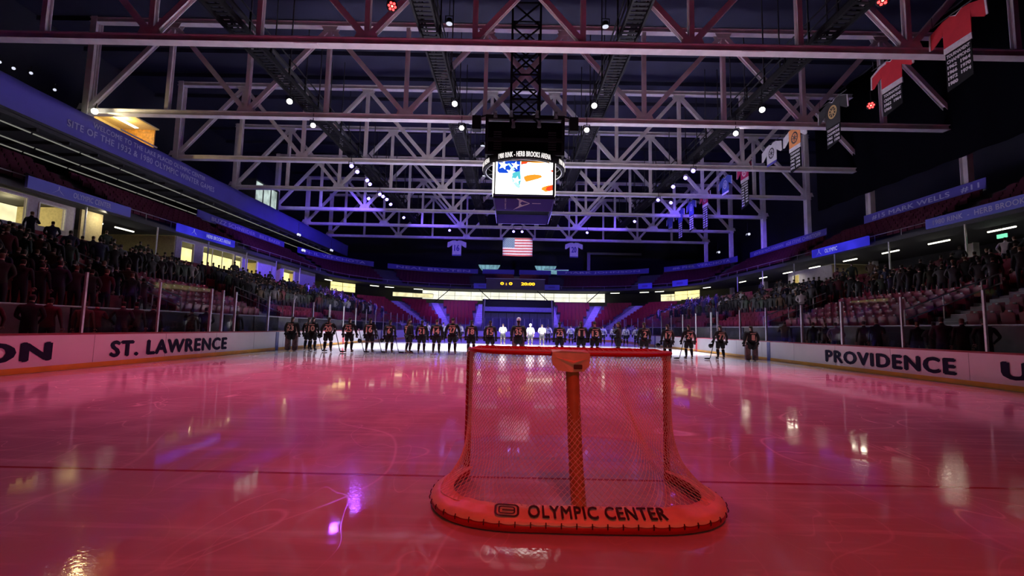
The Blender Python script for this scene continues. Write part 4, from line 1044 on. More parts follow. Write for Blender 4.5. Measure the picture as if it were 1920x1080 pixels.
for side in (-1, 1):
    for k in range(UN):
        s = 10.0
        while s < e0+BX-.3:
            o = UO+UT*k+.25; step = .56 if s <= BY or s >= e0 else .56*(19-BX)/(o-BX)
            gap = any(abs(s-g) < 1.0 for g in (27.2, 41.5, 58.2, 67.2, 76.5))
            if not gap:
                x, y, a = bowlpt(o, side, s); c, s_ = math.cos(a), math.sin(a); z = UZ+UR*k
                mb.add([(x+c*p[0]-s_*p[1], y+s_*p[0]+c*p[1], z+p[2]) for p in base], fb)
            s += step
tag(mb.build('deck_seat_rows', M['deck_seat']), 'red seat rows on the upper deck, coloured dark for shade', 'seats', None, 'stuff')
# ================================================================== GOAL
def catmull(P, n):
    P = [Vector(p) for p in P]; out = []
    for i in range(len(P)-1):
        a = P[max(i-1, 0)]; b = P[i]; c = P[i+1]; d = P[min(i+2, len(P)-1)]
        for k in range(n):
            t = k/n; out.append(.5*((2*b)+(c-a)*t+(2*a-5*b+4*c-d)*t*t+(3*b-a-3*c+d)*t**3))
    return out+[P[-1]]
goal = thing('hockey_goal', (0, GY, 0), 'red framed hockey goal with white netting and a cream lettered base skirt, seen from behind', 'goal')
PW = .945; CB = 1.205; PR = .03
def mirror(P): return P+[Vector((-p.x, p.y, p.z)) for p in P[::-1][1:]]
left = [(-PW, 0, 0), (-1.03, -.16, 0), (-1.115, -.42, 0), (-1.115, -.70, 0), (-1.02, -.92, 0), (-.85, -1.06, 0), (-.60, -1.135, 0), (-.3, -1.15, 0), (0, -1.155, 0)]
base_path = mirror(catmull(left, 6))
mb = MB(); mb.tube([(-PW, 0, 0.02), (-PW, 0, CB-.10), (-PW+.012, 0, CB-.045), (-PW+.045, 0, CB-.012), (-PW+.10, 0, CB), (PW-.10, 0, CB), (PW-.045, 0, CB-.012), (PW-.012, 0, CB-.045), (PW, 0, CB-.10), (PW, 0, .02)], PR, 14)
mb.build('post_frame', M['redpipe'], goal, True)
top_left = [(-PW, -.01, CB), (-.925, -.18, CB), (-.85, -.34, CB-.004), (-.68, -.43, CB-.01), (-.4, -.47, CB-.012), (-.2, -.485, CB-.012), (0, -.49, CB-.012)]
top_path = mirror(catmull(top_left, 6))
mb = MB(); mb.tube(top_path, .017, 8); mb.build('top_frame', M['redpipe'], goal, True)
mb = MB(); mb.tube([p+Vector((0, 0, .045)) for p in base_path], .045, 10); mb.build('base_tube', M['redpipe'], goal, True)
# cream skirt pad over the base tube
N = len(base_path); rows = [[], [], [], [], []]
def outn(i):
    d = (base_path[min(i+1, N-1)]-base_path[max(i-1, 0)]).normalized(); return Vector((d.y, -d.x, 0))      # points outwards (away from the net)
lenacc = [0]
for i in range(1, N): lenacc.append(lenacc[-1]+(base_path[i]-base_path[i-1]).length)
fine = []
step = .02
nf = int(lenacc[-1]/step)
def at_len(L):
    for i in range(1, N):
        if lenacc[i] >= L: break
    t = (L-lenacc[i-1])/max(1e-6, lenacc[i]-lenacc[i-1]); p = base_path[i-1].lerp(base_path[i], t)
    n = outn(i-1).lerp(outn(i), t).normalized(); return p, n
ya_, yb_ = .10, lenacc[-1]-.10
pad_prof = [(.044, .074), (.038, .088), (-.02, .106), (-.075, .123), (-.125, .139), (-.135, .127)]
rows = [[] for _ in pad_prof]
for k in range(nf+1):
    L = ya_+(yb_-ya_)*k/nf; p, n = at_len(L)
    sc = .010*abs(math.sin(PI*L/.105))**.5        # scalloped laced hem
    for r, (o, z) in enumerate(pad_prof):
        rows[r].append(p+n*o+Vector((0, 0, z-(sc if r == 0 else 0)+(.006*math.sin(L*23)*math.sin(L*7.3) if 1 < r < 5 else 0))))
mb = MB(); mb.sheet(rows); me = mb.mesh('skirt_pad', M['pad'], True); fixnormals(me); skirt = link('skirt_pad', me, goal); skirt['label'] = 'cream skirt pad'
mb = MB()
L = ya_
while L < yb_:
    p, n = at_len(L); mb.tube([p+n*.046+Vector((0, 0, .086)), p+n*.056+Vector((0, 0, .066)), p+n*.052+Vector((0, 0, .05))], .004, 5); L += .105
mb.build('lacing', M['brown'], skirt)
def pad_fn(u, v):      # u metres across (x), v 0..1 up the pad slope
    pts = [(.038, .088), (-.02, .106), (-.075, .123), (-.125, .139)]
    t = v*(len(pts)-1); i = min(int(t), len(pts)-2); f = t-i
    o = pts[i][0]*(1-f)+pts[i+1][0]*f; z = pts[i][1]*(1-f)+pts[i+1][1]*f
    y = base_path[N//2].y
    for q in range(N-1):
        p0, p1 = base_path[q], base_path[q+1]
        if p0.y < -.8 and p1.y < -.8 and p0.x <= u <= p1.x: y = p0.y+(p1.y-p0.y)*(u-p0.x)/max(1e-6, p1.x-p0.x); break
    return (u, y-o, z+.011)
mb = MB(); text_on(mb, 'OLYMPIC CENTER', pad_fn, .975, .74, .018, 1.12, -.405, .10); o = mb.build('lettering', M['brown'], skirt); o['label'] = 'dark skirt lettering'
def rrect(w, h, r, n=5):
    P = []
    for cx, cy, a0 in ((w-r, h-r, 0), (-w+r, h-r, 90), (-w+r, -h+r, 180), (w-r, -h+r, 270)):
        for i in range(n+1): a = R(a0+90*i/n); P.append((cx+r*math.cos(a), cy+r*math.sin(a)))
    return P
mb = MB()
def ring2(w, h, r, t, u0=-.555, v0=.5):
    A, B = rrect(w, h, r, 6), rrect(w-t, h-t, max(.006, r-t), 6); n = len(A)
    mb.add([pad_fn(u0+x, v0+y/.19) for x, y in A]+[pad_fn(u0+x, v0+y/.19) for x, y in B], [(i, (i+1) % n, n+(i+1) % n, n+i) for i in range(n)])
ring2(.088, .072, .042, .016); ring2(.060, .042, .024, .011)
mb.add([pad_fn(-.555+x, .5+y/.19) for x, y in ((-.032, -.007), (.05, -.007), (.05, .007), (-.032, .007))], [(0, 1, 2, 3)])
o = mb.build('emblem', M['brown'], skirt); o['label'] = 'dark rounded spiral emblem'
# padded centre post and top pad
cp = [(-.03, -.515, CB-.05), (-.03, -.60, .95), (-.03, -.72, .6), (-.03, -.86, .3), (-.03, -1.01, .10)]
mb = MB(); mb.tube(catmull(cp, 6), .056, 12); mb.build('centre_post', M['post_pad'], goal, True)
def pad_xz(u, v, w=0): return Vector((u-.05, -.60-.05*v-w+.03*abs(u)*3, CB-.045+v))
pts = [(-.155, .055), (-.16, .0), (-.15, -.05), (-.105, -.095), (.0, -.105), (.105, -.10), (.15, -.055), (.155, -.01), (.155, .05), (.08, .062), (-.08, .066)]
mb = MB(); mb.prism(pts, pad_xz, .05)
mb.add([pad_xz(-.155, .055), pad_xz(-.08, .066), pad_xz(.08, .062), pad_xz(.155, .05), Vector((.10, -.42, CB+.025)), Vector((-.20, -.42, CB+.025))], [(0, 1, 2, 3, 4, 5)])
mb.add([pad_xz(-.15, .02, .052), pad_xz(.02, -.025, .068), pad_xz(.15, .01, .052), pad_xz(.02, -.012, .056)], [(0, 1, 2, 3)])
me = mb.mesh('top_pad', M['pad'], False); fixnormals(me); tp = link('top_pad', me, goal); tp['label'] = 'cream pad on the middle of the top frame'
mb = MB(); P = rrect(.036, .019, .008); mb.prism([(x+.055, y-.062) for x, y in P], lambda u, v, w: pad_xz(u, v, .052+w), .006); o = mb.build('maker_tag', M['tag'], tp); o['label'] = 'dark tag'
# netting
def resample(P, n):
    ac = [0]
    for i in range(1, len(P)): ac.append(ac[-1]+(P[i]-P[i-1]).length)
    out = []; i = 1
    for k in range(n+1):
        L = ac[-1]*k/n
        while i < len(P)-1 and ac[i] < L: i += 1
        out.append(P[i-1].lerp(P[i], (L-ac[i-1])/max(1e-9, ac[i]-ac[i-1])))
    return out
NU, NV = 84, 26
bot_in = [p-outn(i)*(.03+.07*min(1, max(0, (-p.y-.75)/.35)))+Vector((0, 0, .120)) for i, p in enumerate(base_path)]
bot_in[0] = Vector((-PW, -.02, .05)); bot_in[-1] = Vector((PW, -.02, .05))
# match the two rims by x fraction across the back and by depth along the sides
bot = resample(bot_in, NU); topr = resample(top_path, NU)
def netp(i, j):
    a, b = bot[i], topr[i]; v = j/NV
    side = min(1, max(0, (abs(a.x)-.30)/.75)); side = side*side*(3-2*side)
    e = 1+4.5*side*side; w = (1-v)**e
    p = b.lerp(a, w); p.z = a.z+(b.z-a.z)*v
    p.y += .03*math.sin(PI*v)*(1-side)*math.sin(i*.35)*.4; p.z += .008*math.sin(i*1.3+j*.9)*math.sin(PI*v)
    return p
mb = MB()
for c in range(-NV, NU+1):
    for sgn in (1, -1):
        pts = []
        for j in range(NV+1):
            i = c+j if sgn == 1 else c+NV-j
            if 0 <= i <= NU: pts.append(netp(i, j))
        if len(pts) > 1: mb.tube(pts, .0024, 3, False)
for P, off in ((bot, 0), (topr, .012)): mb.tube([p+Vector((0, 0, off)) for p in P], .003, 4, False)
# laced edge down both posts
for k in (-1, 1):
    pts = [Vector((k*(PW+.034*math.sin(q*.9)), -.034*math.cos(q*.9)-.0, .06+q*.0215)) for q in range(53)]
    mb.tube(pts, .0028, 4, False)
    for q in range(24):
        z = .07+q*.0475
        mb.tube([(k*(PW-.034), -.012, z), (k*(PW-.01), -.037, z+.014), (k*(PW+.028), -.02, z+.034)], .0022, 3, False)
mb.tube([Vector((-PW+.05+q*.0185, .0+.033*math.cos(q*.8)-.01, CB+.033*math.sin(q*.8))) for q in range(100)], .0028, 4, False)
# roof netting between crossbar and top frame
for q in range(1, 40):
    x = -PW+q*2*PW/40
    t = min(topr, key=lambda p: abs(p.x-x)); mb.tube([(x, -.02, CB+.012), (t.x, t.y, t.z+.012)], .0016, 3, False)
for q in range(1, 8):
    mb.tube([Vector((p.x, p.y*q/8, p.z+.012)) for p in topr[6:-6]], .0016, 3, False)
mb.build('netting', M['cord'], goal)
# ================================================================== PEOPLE
def skin(nodes, edges, root=0, sub=1):
    """one continuous surface grown along a joint skeleton. nodes: (xyz, rx, ry)"""
    me = bpy.data.meshes.new('sk'); me.from_pydata([n[0] for n in nodes], edges, [])
    ob = bpy.data.objects.new('sk', me); COL.objects.link(ob)
    md = ob.modifiers.new('Skin', 'SKIN'); md.branch_smoothing = .4; md.use_smooth_shade = True
    for i, n in enumerate(nodes):
        sv = me.skin_vertices[0].data[i]; sv.radius = (n[1], n[2]); sv.use_root = (i == root)
    if sub: sd = ob.modifiers.new('S', 'SUBSURF'); sd.levels = sub; sd.render_levels = sub
    dg = bpy.context.evaluated_depsgraph_get(); dg.update()
    r = bpy.data.meshes.new_from_object(ob.evaluated_get(dg))
    vs = [v.co.copy() for v in r.vertices]; fs = [tuple(p.vertices) for p in r.polygons]
    bpy.data.objects.remove(ob); bpy.data.meshes.remove(me); bpy.data.meshes.remove(r)
    return vs, fs
def arm(s, pose, w=1.0):
    sh = Vector((s*.19*w, 0, 1.43))
    if pose == 'down': el, wr, ha = (s*.255*w, -.03, 1.15), (s*.265*w, .05, .915), (s*.265*w, .075, .83)
    elif pose == 'heart': el, wr, ha = (s*.29*w, .10, 1.20), (s*.10, .20, 1.30), (s*.02, .205, 1.33)
    elif pose == 'pocket': el, wr, ha = (s*.31*w, -.06, 1.17), (s*.22*w, .07, 1.00), (s*.19*w, .10, .93)
    elif pose == 'phone': el, wr, ha = (s*.26*w, .16, 1.24), (s*.13, .32, 1.46), (s*.10, .33, 1.54)
    elif pose == 'clasp': el, wr, ha = (s*.27*w, .03, 1.16), (s*.09, .19, .98), (s*.03, .20, .93)
    elif pose == 'wide': el, wr, ha = (s*.29*w, -.02, 1.16), (s*.315*w, .07, .94), (s*.315*w, .10, .86)
    return sh, Vector(el), Vector(wr), Vector(ha)
def fingers(mb, wr, ha, s, r=.0095, L=.085):
    d = (ha-wr).normalized(); a = d.cross(Vector((0, 1, .2))).normalized(); b = d.cross(a)
    for k, (off, ln) in enumerate(((-.028, .92), (-.009, 1.05), (.010, 1.0), (.028, .8))):
        p = ha+a*off*.9+d*.02; mb.tube([p, p+d*L*.45*ln+b*.008*s, p+d*L*ln*.85+b*.03*s], [r, r*.9, r*.65], 5)
    p = wr.lerp(ha, .55)+a*.03*s; mb.tube([p, p+a*.03*s+d*.03, p+a*.035*s+d*.065], [r*1.15, r, r*.7], 5)
def body_mesh(name, poseL, poseR, mats, spread=.11, lean=0.0, head=(0, 0), build=1.0, sub=1, zones=True):
    """whole figure facing +y, feet on z=0. slots: 0 top, 1 trousers, 2 skin, 3 hair, 4 shoes"""
    hx, hy = head; w = build
    n = [((0, 0, .96), .155*w, .115*w), ((0, .0, 1.14), .150*w, .112*w), ((0, -.01, 1.33), .175*w, .12*w), ((0, -.01, 1.475), .085, .075), ((hx*.3, .012+hy*.3, 1.545), .056, .058),
         ((hx*.8, .03+hy*.8, 1.615), .068, .078), ((hx, .015+hy, 1.69), .082, .097), ((hx, .0+hy, 1.755), .060, .072)]
    e = [(0, 1), (1, 2), (2, 3), (3, 4), (4, 5), (5, 6), (6, 7)]
    hands = []
    for s, ps in ((-1, poseL), (1, poseR)):
        sh, el, wr, ha = arm(s, ps, w); b = len(n)
        n += [(sh, .072*w, .07*w), (sh.lerp(el, .5), .058*w, .056*w), (el, .050*w, .048*w), (wr, .033, .030), (ha, .026, .040)]
        e += [(2, b), (b, b+1), (b+1, b+2), (b+2, b+3), (b+3, b+4)]; hands.append((wr, ha, s))
        b = len(n)
        n += [((s*.095, 0, .88), .098*w, .10*w), ((s*(.1+spread)*.5, .01, .68), .085*w, .085*w), ((s*spread, .025, .49), .060*w, .062*w), ((s*spread*1.05, -.015, .29), .058*w, .060*w), ((s*spread*1.1, -.03, .10), .042, .045), ((s*spread*1.25, .08, .045), .042, .036), ((s*spread*1.35, .16, .035), .036, .026)]
        e += [(0, b)]+[(b+i, b+i+1) for i in range(6)]
    vs, fs = skin(n, e, 0, sub)
    if lean: vs = [Vector((v.x, v.y+lean*max(0, v.z-.9), v.z)) for v in vs]
    # face: nose, brow hollow, chin; ears
    hc = Vector((hx, .02+hy+lean*.76, 1.66))
    for i, v in enumerate(vs):
        r = v-hc
        if v.z > 1.56 and abs(r.x) < .03 and r.y > .045 and -.045 < r.z < .02: v.y += .022*(1-abs(r.x)/.03)
        elif r.y > .04 and abs(abs(r.x)-.033) < .018 and .0 < r.z < .03: v.y -= .008
        if abs(r.x) > .070 and abs(r.y) < .03 and abs(r.z) < .035: v.x += .012*(1 if r.x > 0 else -1)
    mb = MB(); mb.add(vs, fs)
    if zones:
        mb.mi = []
        for f in fs:
            c = sum((vs[i] for i in f), Vector())/len(f)
            slot = 0
            if c.z > 1.505: slot = 3 if (c.z > 1.70 or (c.y < hc.y-.015 and c.z > 1.575)) else (0 if c.z < 1.56 and c.y < hc.y+.02 else 2)
            elif c.z < .085: slot = 4
            elif c.z < .93 and not any((c-h[1]).length < .14 for h in hands): slot = 1
            if any((c-h[1]).length < .052 for h in hands): slot = 2
            mb.mi.append(slot)
        mb.cur = 2
    for wr, ha, s in hands:
        off = lambda p: Vector((p.x, p.y+lean*max(0, p.z-.9), p.z))
        fingers(mb, off(wr), off(ha), s)
    return mb.mesh(name, mats, True)
# ------------------------------------------------------------------ hockey players (seen from behind, facing the far end)
JB, JW = cl('black_jersey', (.014, .014, .016)), cl('white_jersey', (.80, .80, .84))
PB = cl('black_hockey_pants', (.012, .012, .014)); NUMO = pm('orange_number', (1.0, .50, .38), .6); NUMD = pm('navy_number', (.05, .06, .2), .6)
STRIPE = pm('orange_cuff', (.8, .35, .2), .6); GOALP = pm('goalie_pad_leather', (.16, .07, .07), .5, 0, .8, 7)
SKT = pm('skate_black', (.02, .02, .02), .4); BLADE = pm('skate_blade', (.7, .7, .72), .25, .9)
REFG = pm('referee_stripes_grey', (.40, .40, .40), .7, 0, .75, 9)
def clothes(kind, pose, w=1.0):
    """jersey / pants / socks surfaces as (name, mesh, material key)"""
    out = []
    n = [((0, -.0, .86), .205*w, .165*w), ((0, -.0, 1.05), .20*w, .155*w), ((0, -.015, 1.30), .225*w, .16*w), ((0, -.01, 1.46), .13*w, .10*w), ((0, 0, 1.51), .085, .08)]
    e = [(0, 1), (1, 2), (2, 3), (3, 4)]
    for s, ps in ((-1, pose[0]), (1, pose[1])):
        sh, el, wr, ha = arm(s, ps, 1.12*w); b = len(n)
        n += [(sh+Vector((0, 0, .0)), .105*w, .105*w), (sh.lerp(el, .5), .088*w, .09*w), (el, .078*w, .078*w), (el.lerp(wr, .8), .060*w, .062*w)]
        e += [(2, b), (b, b+1), (b+1, b+2), (b+2, b+3)]
    vs, fs = skin(n, e, 0, 1); out.append(('jersey', MB().add(vs, fs).mesh('jersey', [M['black']], True)))
    n = [((0, 0, .95), .175*w, .15*w)]; e = []
    for s in (-1, 1):
        b = len(n); n += [((s*.10, 0, .86), .125*w, .14*w), ((s*.125, .01, .68), .12*w, .13*w), ((s*.135, .02, .53), .105*w, .115*w)]; e += [(0, b), (b, b+1), (b+1, b+2)]
    vs, fs = skin(n, e, 0, 1); out.append(('hockey_pants', MB().add(vs, fs).mesh('hockey_pants', [PB], True)))
    return out
def sock_mesh(s, goalie=False):
    if goalie:
        mb = MB(); mb.box((s*.185, .02, .42), (.25, .20, .78)); mb.box((s*.185, .10, .42), (.21, .06, .74)); me = mb.mesh('leg_pad', GOALP); 
        bm = bmesh.new(); bm.from_mesh(me); bmesh.ops.bevel(bm, geom=bm.edges[:], offset=.03, segments=2, affect='EDGES'); bm.to_mesh(me); bm.free(); return me
    vs, fs = skin([((s*.135, .03, .56), .085, .085), ((s*.14, .03, .47), .085, .09), ((s*.143, -.02, .31), .075, .08), ((s*.148, -.03, .17), .055, .06)], [(0, 1), (1, 2), (2, 3)], 0, 1)
    return MB().add(vs, fs).mesh('sock', PB, True)
def skate_mesh(s):
    x = s*.155; mb = MB()
    vs, fs = skin([((x, -.045, .21), .055, .060), ((x, -.04, .13), .050, .055), ((x+s*.01, .05, .10), .048, .04), ((x+s*.03, .15, .085), .042, .033)], [(0, 1), (1, 2), (2, 3)], 0, 1)
    mb.add(vs, fs); mb.cur = 1
    mb.bar((x, -.12, .03), (x+s*.03, .18, .03), .008, .055); mb.cur = 0
    mb.bar((x, -.08, .055), (x+s*.02, .14, .055), .03, .03)
    return mb.mesh('skate', [SKT, BLADE], True)
def glove_mesh(s, pose, w=1.0):
    sh, el, wr, ha = arm(s, pose, 1.12*w); d = (ha-wr).normalized(); mb = MB()
    vs, fs = skin([(wr-d*.07, .072, .075), (wr, .066, .07), (ha, .052, .066), (ha+d*.045, .04, .055)], [(0, 1), (1, 2), (2, 3)], 0, 1); mb.add(vs, fs)
    a = d.cross(Vector((0, 1, .2))).normalized(); b = d.cross(a)
    for off in (-.042, -.014, .014, .042):
        p = ha+a*off+d*.04; mb.tube([p, p+d*.045+b*.01, p+d*.07+b*.035], [.018, .017, .013], 6)
    p = wr+a*.05*s; mb.tube([p, p+a*.03*s+d*.05, p+a*.02*s+d*.10], [.022, .02, .015], 6)
    return mb.mesh('glove', PB, True)
def hair_mesh(kind):
    mb = MB(); rows = []
    for i in range(6):
        t = PI*.5*(1-i/5.5)
        rows.append([(.089*math.cos(t)*math.cos(a)*1.02, .005+.105*math.cos(t)*math.sin(a), 1.665+.115*math.sin(t)-(.05*max(0, -math.sin(a)) if i > 3 else 0)+(.03*max(0, math.sin(a)) if i > 3 else 0)) for a in [2*PI*k/14 for k in range(15)]])
    mb.sheet(rows)
    if kind == 'long':
        vs, fs = skin([((0, -.085, 1.66), .06, .035), ((0, -.105, 1.55), .045, .035), ((0, -.13, 1.40), .03, .025)], [(0, 1), (1, 2)], 0, 1); mb.add(vs, fs)
    return mb.mesh('hair', M['hair'], True)
def helmet_mesh():
    mb = MB(); rows = []
    for i in range(7):
        t = PI*.5-(PI*.5+.35)*i/6
        rows.append([(.115*math.cos(t)*math.cos(a), .135*math.cos(t)*math.sin(a), .125*math.sin(t)) for a in [2*PI*k/18 for k in range(19)]])
    mb.sheet(rows); mb.sheet([[(x*.93, y*.93, z*.93) for x, y, z in r][::-1] for r in rows])
    for k in range(5): mb.tube([(.10*math.cos(R(30+k*30)), .145*math.sin(R(30+k*30)), -.03), (.09*math.cos(R(30+k*30)), .135*math.sin(R(30+k*30)), -.16)], .005, 4)
    return mb
HELB = helmet_mesh().mesh('helmet', pm('black_helmet', (.012, .012, .014), .25), True); HELW = helmet_mesh().mesh('white_helmet', pm('white_helmet', (.75, .75, .78), .25), True)
SOCK = {(s, g_): sock_mesh(s, g_) for s in (-1, 1) for g_ in (False, True)}
SKATE = {s: skate_mesh(s) for s in (-1, 1)}
HAIRS = [hair_mesh('long'), hair_mesh('short')]
PCACHE = {}
def player(x, y, num, label, team='black', pose=('down', 'down'), goalie=False, hair=0, rz=0, scale=1.0, mask=False, group=None, helmet=False):
    key = pose+(goalie,)
    if key not in PCACHE:
        w = 1.18 if goalie else 1.0
        PCACHE[key] = (body_mesh('body', pose[0], pose[1], [M['skin'], M['skin'], M['skin'], M['skin'], M['skin']], .13, 0, (0, .01), 1.0, 1, False), clothes('p', pose, w), [glove_mesh(-1, pose[0], w), glove_mesh(1, pose[1], w)])
    bd, cs, gl = PCACHE[key]
    t = thing('person', (x, y, .012), label, 'person', group, rz); t.scale = (scale,)*3
    t2 = [link('body', bd, t)]
    jm = {'black': JB, 'white': JW, 'ref': REFG}[team]
    for nm, me in cs:
        if nm == 'jersey' and team != 'black':
            kk = (key, team)
            if kk not in PCACHE: me2 = me.copy(); me2.materials[0] = jm; PCACHE[kk] = me2
            me = PCACHE[kk]
        elif nm == 'jersey': me.materials[0] = JB
        o = link(nm, me, t)
        if nm == 'jersey': jo = o
    if num:
        mb = MB(); wd = .115*len(num) if len(num) > 1 else .12
        def nf_(u, v): return (u, -.185*(1.16 if goalie else 1.0)-.012+.10*(u/.25)**2*.6-.02*(v-1.2), v)
        text_on(mb, num, nf_, .34 if len(num) > 1 else .17, .29, .05, 1.05, -.17 if len(num) > 1 else -.085, 1.03)
        mb.add([nf_(u, v) for u, v in ((-.14, 1.36), (.14, 1.36), (.14, 1.395), (-.14, 1.395))], [(0, 1, 2, 3)])
        o = mb.build('number', NUMO if team == 'black' else NUMD, jo); o['label'] = 'number %s on the back' % num
    for k, s in enumerate((-1, 1)):
        o = link('leg_pad' if goalie else 'sock', SOCK[(s, goalie)], t)
        if team == 'white' and not goalie: pass
        link('skate', SKATE[s], t)
        if team != 'ref': link('glove', gl[k], t)
    if helmet: o = link('helmet', HELW, t, (0, .01, 1.70))
    elif mask: o = link('mask', HELW, t, (0, -.03, 1.79)); o['label'] = 'white goalie mask pushed up'; link('hair', HAIRS[hair], t)
    else: link('hair', HAIRS[hair], t)
    return t
def stick(x, y, s, label, goalie=False, tilt=.28, rz=0):
    t = thing('hockey_stick', (x, y, .02), label, 'hockey stick', 'hockey sticks', rz)
    mb = MB(); top = Vector((-s*tilt, -.04, 1.15)); mb.bar((0, 0, .06), top, .022, .034); mb.build('shaft', pm('stick_black', (.02, .02, .02), .4) if 'stick_black' not in bpy.data.materials else bpy.data.materials['stick_black'], t)
    mb = MB(); mb.prism([(0, 0), (0, .075), (s*.16, .07), (s*.27, .055), (s*.28, .01), (s*.15, 0)], lambda u, v, w: (u, w+.35*u*u, v), .012); mb.build('blade', bpy.data.materials['stick_black'], t)
    mb = MB(); mb.bar(top, top+Vector((-s*.02, 0, .06)), .03, .04); mb.build('butt_tape', M['white'], t)
    return t
def heldhelmet(x, y, z, label):
    o = link('helmet', HELB, None, (x, y, z), 0); o.rotation_euler = (R(150), R(20), 0); tag(o, label, 'helmet', 'black helmets held by the players')
P_ = [(-12.06, 23.9, '23', 'big goalie in black at the left end of the blue line beside the boards', dict(goalie=True, pose=('down', 'down'))),
      (-11.55, 24.7, '8', 'person in black half hidden behind the left end goalie', dict(pose=('down', 'wide'))),
      (-11.02, 24.0, '10', 'person in black jersey 10 near the left boards holding a stick', dict()),
      (-9.95, 23.4, '20', 'person in black jersey 20 with a black helmet at the hip, left of jersey 25', dict(pose=('wide', 'pocket'), rz=.25)),
      (-8.95, 23.6, '25', 'person in black jersey 25 on the blue line', dict(pose=('wide', 'wide'))),
      (-7.95, 23.8, '16', 'person in black jersey 16 on the blue line', dict()),
      (-6.92, 23.8, '6', 'person in black jersey 6 on the blue line', dict(scale=.96)),
      (-5.92, 23.8, '7', 'person in black turned side-on to the right of jersey 6', dict(rz=-.7, pose=('wide', 'down'))),
      (-5.27, 23.9, '21', 'person in black jersey 21 between the side-on player and jersey 14', dict(scale=.97)),
      (-4.48, 23.8, '14', 'person in black jersey 14 on the blue line', dict(hair=1)),
      (-3.68, 24.0, '27', 'tall person in black jersey 27 on the blue line', dict(scale=1.06, pose=('wide', 'wide'), hair=1)),
      (-2.68, 23.8, '18', 'person in black jersey 18 just left of the goal post', dict()),
      (-1.68, 23.5, '15', 'person in black jersey 15 behind the left half of the crossbar', dict()),
      (-.23, 23.5, '35', 'goalie in black jersey 35 with a white mask pushed up', dict(goalie=True, mask=True, scale=1.03)),
      (1.92, 23.9, '23', 'person in black jersey 23 right above the pad on the crossbar', dict()),
      (3.02, 23.7, '11', 'person in black jersey 11 right of the crossbar pad', dict(scale=1.03)),
      (3.72, 23.7, '13', 'person in black jersey 13 right of jersey 11', dict(hair=1, scale=1.03)),
      (4.93, 23.6, '', 'person in black turned side-on near the right half of the crossbar', dict(rz=1.1, pose=('heart', 'clasp'), scale=1.03)),
      (6.30, 23.8, '2', 'person in black jersey 2 above the right goal post', dict(scale=1.04)),
      (7.45, 23.6, '17', 'person in black jersey 17 just right of the goal', dict()),
      (8.58, 23.7, '24', 'person in black jersey 24 with a stick, right of the goal', dict(pose=('wide', 'wide'))),
      (10.35, 24.0, '77', 'person in black jersey 77 holding helmet and stick near the right boards', dict(pose=('wide', 'wide'))),
      (11.65, 23.4, '1', 'goalie in black jersey 1 at the right end by the boards', dict(goalie=True, scale=1.0))]
for x, y, num, lab, kw in P_: player(x, y, num, lab, **kw, group='players in black along the blue line')
for x, y, s, lab in ((-10.45, 23.9, 1, 'hockey stick of the player in jersey 10'), (-8.15, 23.55, 1, 'hockey stick between jerseys 25 and 16'), (-9.3, 23.35, 1, 'hockey stick standing between jerseys 20 and 25'), (-7.3, 23.75, 1, 'hockey stick between jerseys 16 and 6'), (-6.4, 23.7, 1, 'hockey stick beside jersey 6'),
                     (8.05, 23.6, -1, 'hockey stick to the left of jersey 24'), (9.75, 23.9, -1, 'hockey stick to the left of jersey 77')):
    stick(x, y, s, lab)
for x, y, z, lab in ((-10.42, 23.45, .82, 'black helmet held by jersey 20'), (-8.40, 23.62, .62, 'black helmet held by jersey 25'), (-7.30, 23.8, .66, 'black helmet held beside jersey 6'), (9.85, 24.02, .72, 'black helmet held by jersey 77'), (6.98, 23.65, .70, 'black helmet held by jersey 17')):
    heldhelmet(x, y, z, lab)
wx = [(-16.6, 0), (-10.6, 1), (-8.7, 2), (-7.0, 1), (-5.4, 0), (-4.2, 1), (2.85, 2), (5.0, 1), (5.75, 0), (8.15, 1), (9.2, 2), (10.2, 0), (11.25, 1)]
wx = [(-8.7, 2), (-7.1, 1), (-5.5, 0), (-4.3, 1), (-2.9, 2), (2.85, 2), (5.0, 1), (5.75, 0), (8.0, 1), (9.1, 2), (10.1, 0), (11.2, 1)]
for i, (x, k) in enumerate(wx):
    player(x, 43.0+.3*k, str(4+3*i), 'person in white jersey %d standing on the far blue line' % (4+3*i), 'white', (('down', 'down'), ('wide', 'wide'), ('down', 'wide'))[k], hair=k % 2, group='players in white along the far blue line', scale=1.03)
for x, y, lab, hm in ((-1.35, 39.0, 'referee in grey stripes between jerseys 15 and 35', False), (.95, 38.0, 'referee in grey stripes with a white helmet right of jersey 35', True), (1.95, 38.6, 'referee in grey stripes left of jersey 23', False)):
    player(x, y, '', lab, 'ref', ('clasp', 'clasp') if not hm else ('down', 'down'), helmet=hm, group='referees in the middle of the ice', hair=1)
# ------------------------------------------------------------------ spectators
TROU = cl('dark_trousers', (.02, .02, .03)); SHOE = cl('dark_shoes', (.02, .018, .016))
coats = [('black', cl('coat_black', (.014, .014, .016))), ('charcoal', cl('coat_charcoal', (.04, .04, .045))), ('dark green', cl('coat_green', (.03, .045, .03))), ('navy', cl('coat_navy', (.02, .022, .06))),
         ('maroon', cl('coat_maroon', (.09, .012, .02))), ('grey', cl('coat_grey', (.20, .19, .20))), ('white', cl('coat_white', (.70, .68, .70))), ('brown', cl('coat_brown', (.09, .055, .03)))]
poses = [('down', 'down'), ('heart', 'down'), ('pocket', 'pocket'), ('down', 'heart'), ('clasp', 'clasp'), ('phone', 'down')]
SPM = {}
bm_cache = []
for i, ps in enumerate(poses): bm_cache.append(body_mesh('spectator', ps[0], ps[1], [coats[0][1], TROU, M['skin'], M['hair'], SHOE], .10, .02*(i % 2), (.0, .015), (1.0, 1.12, 1.05, .95, 1.1, 1.0)[i], 1))
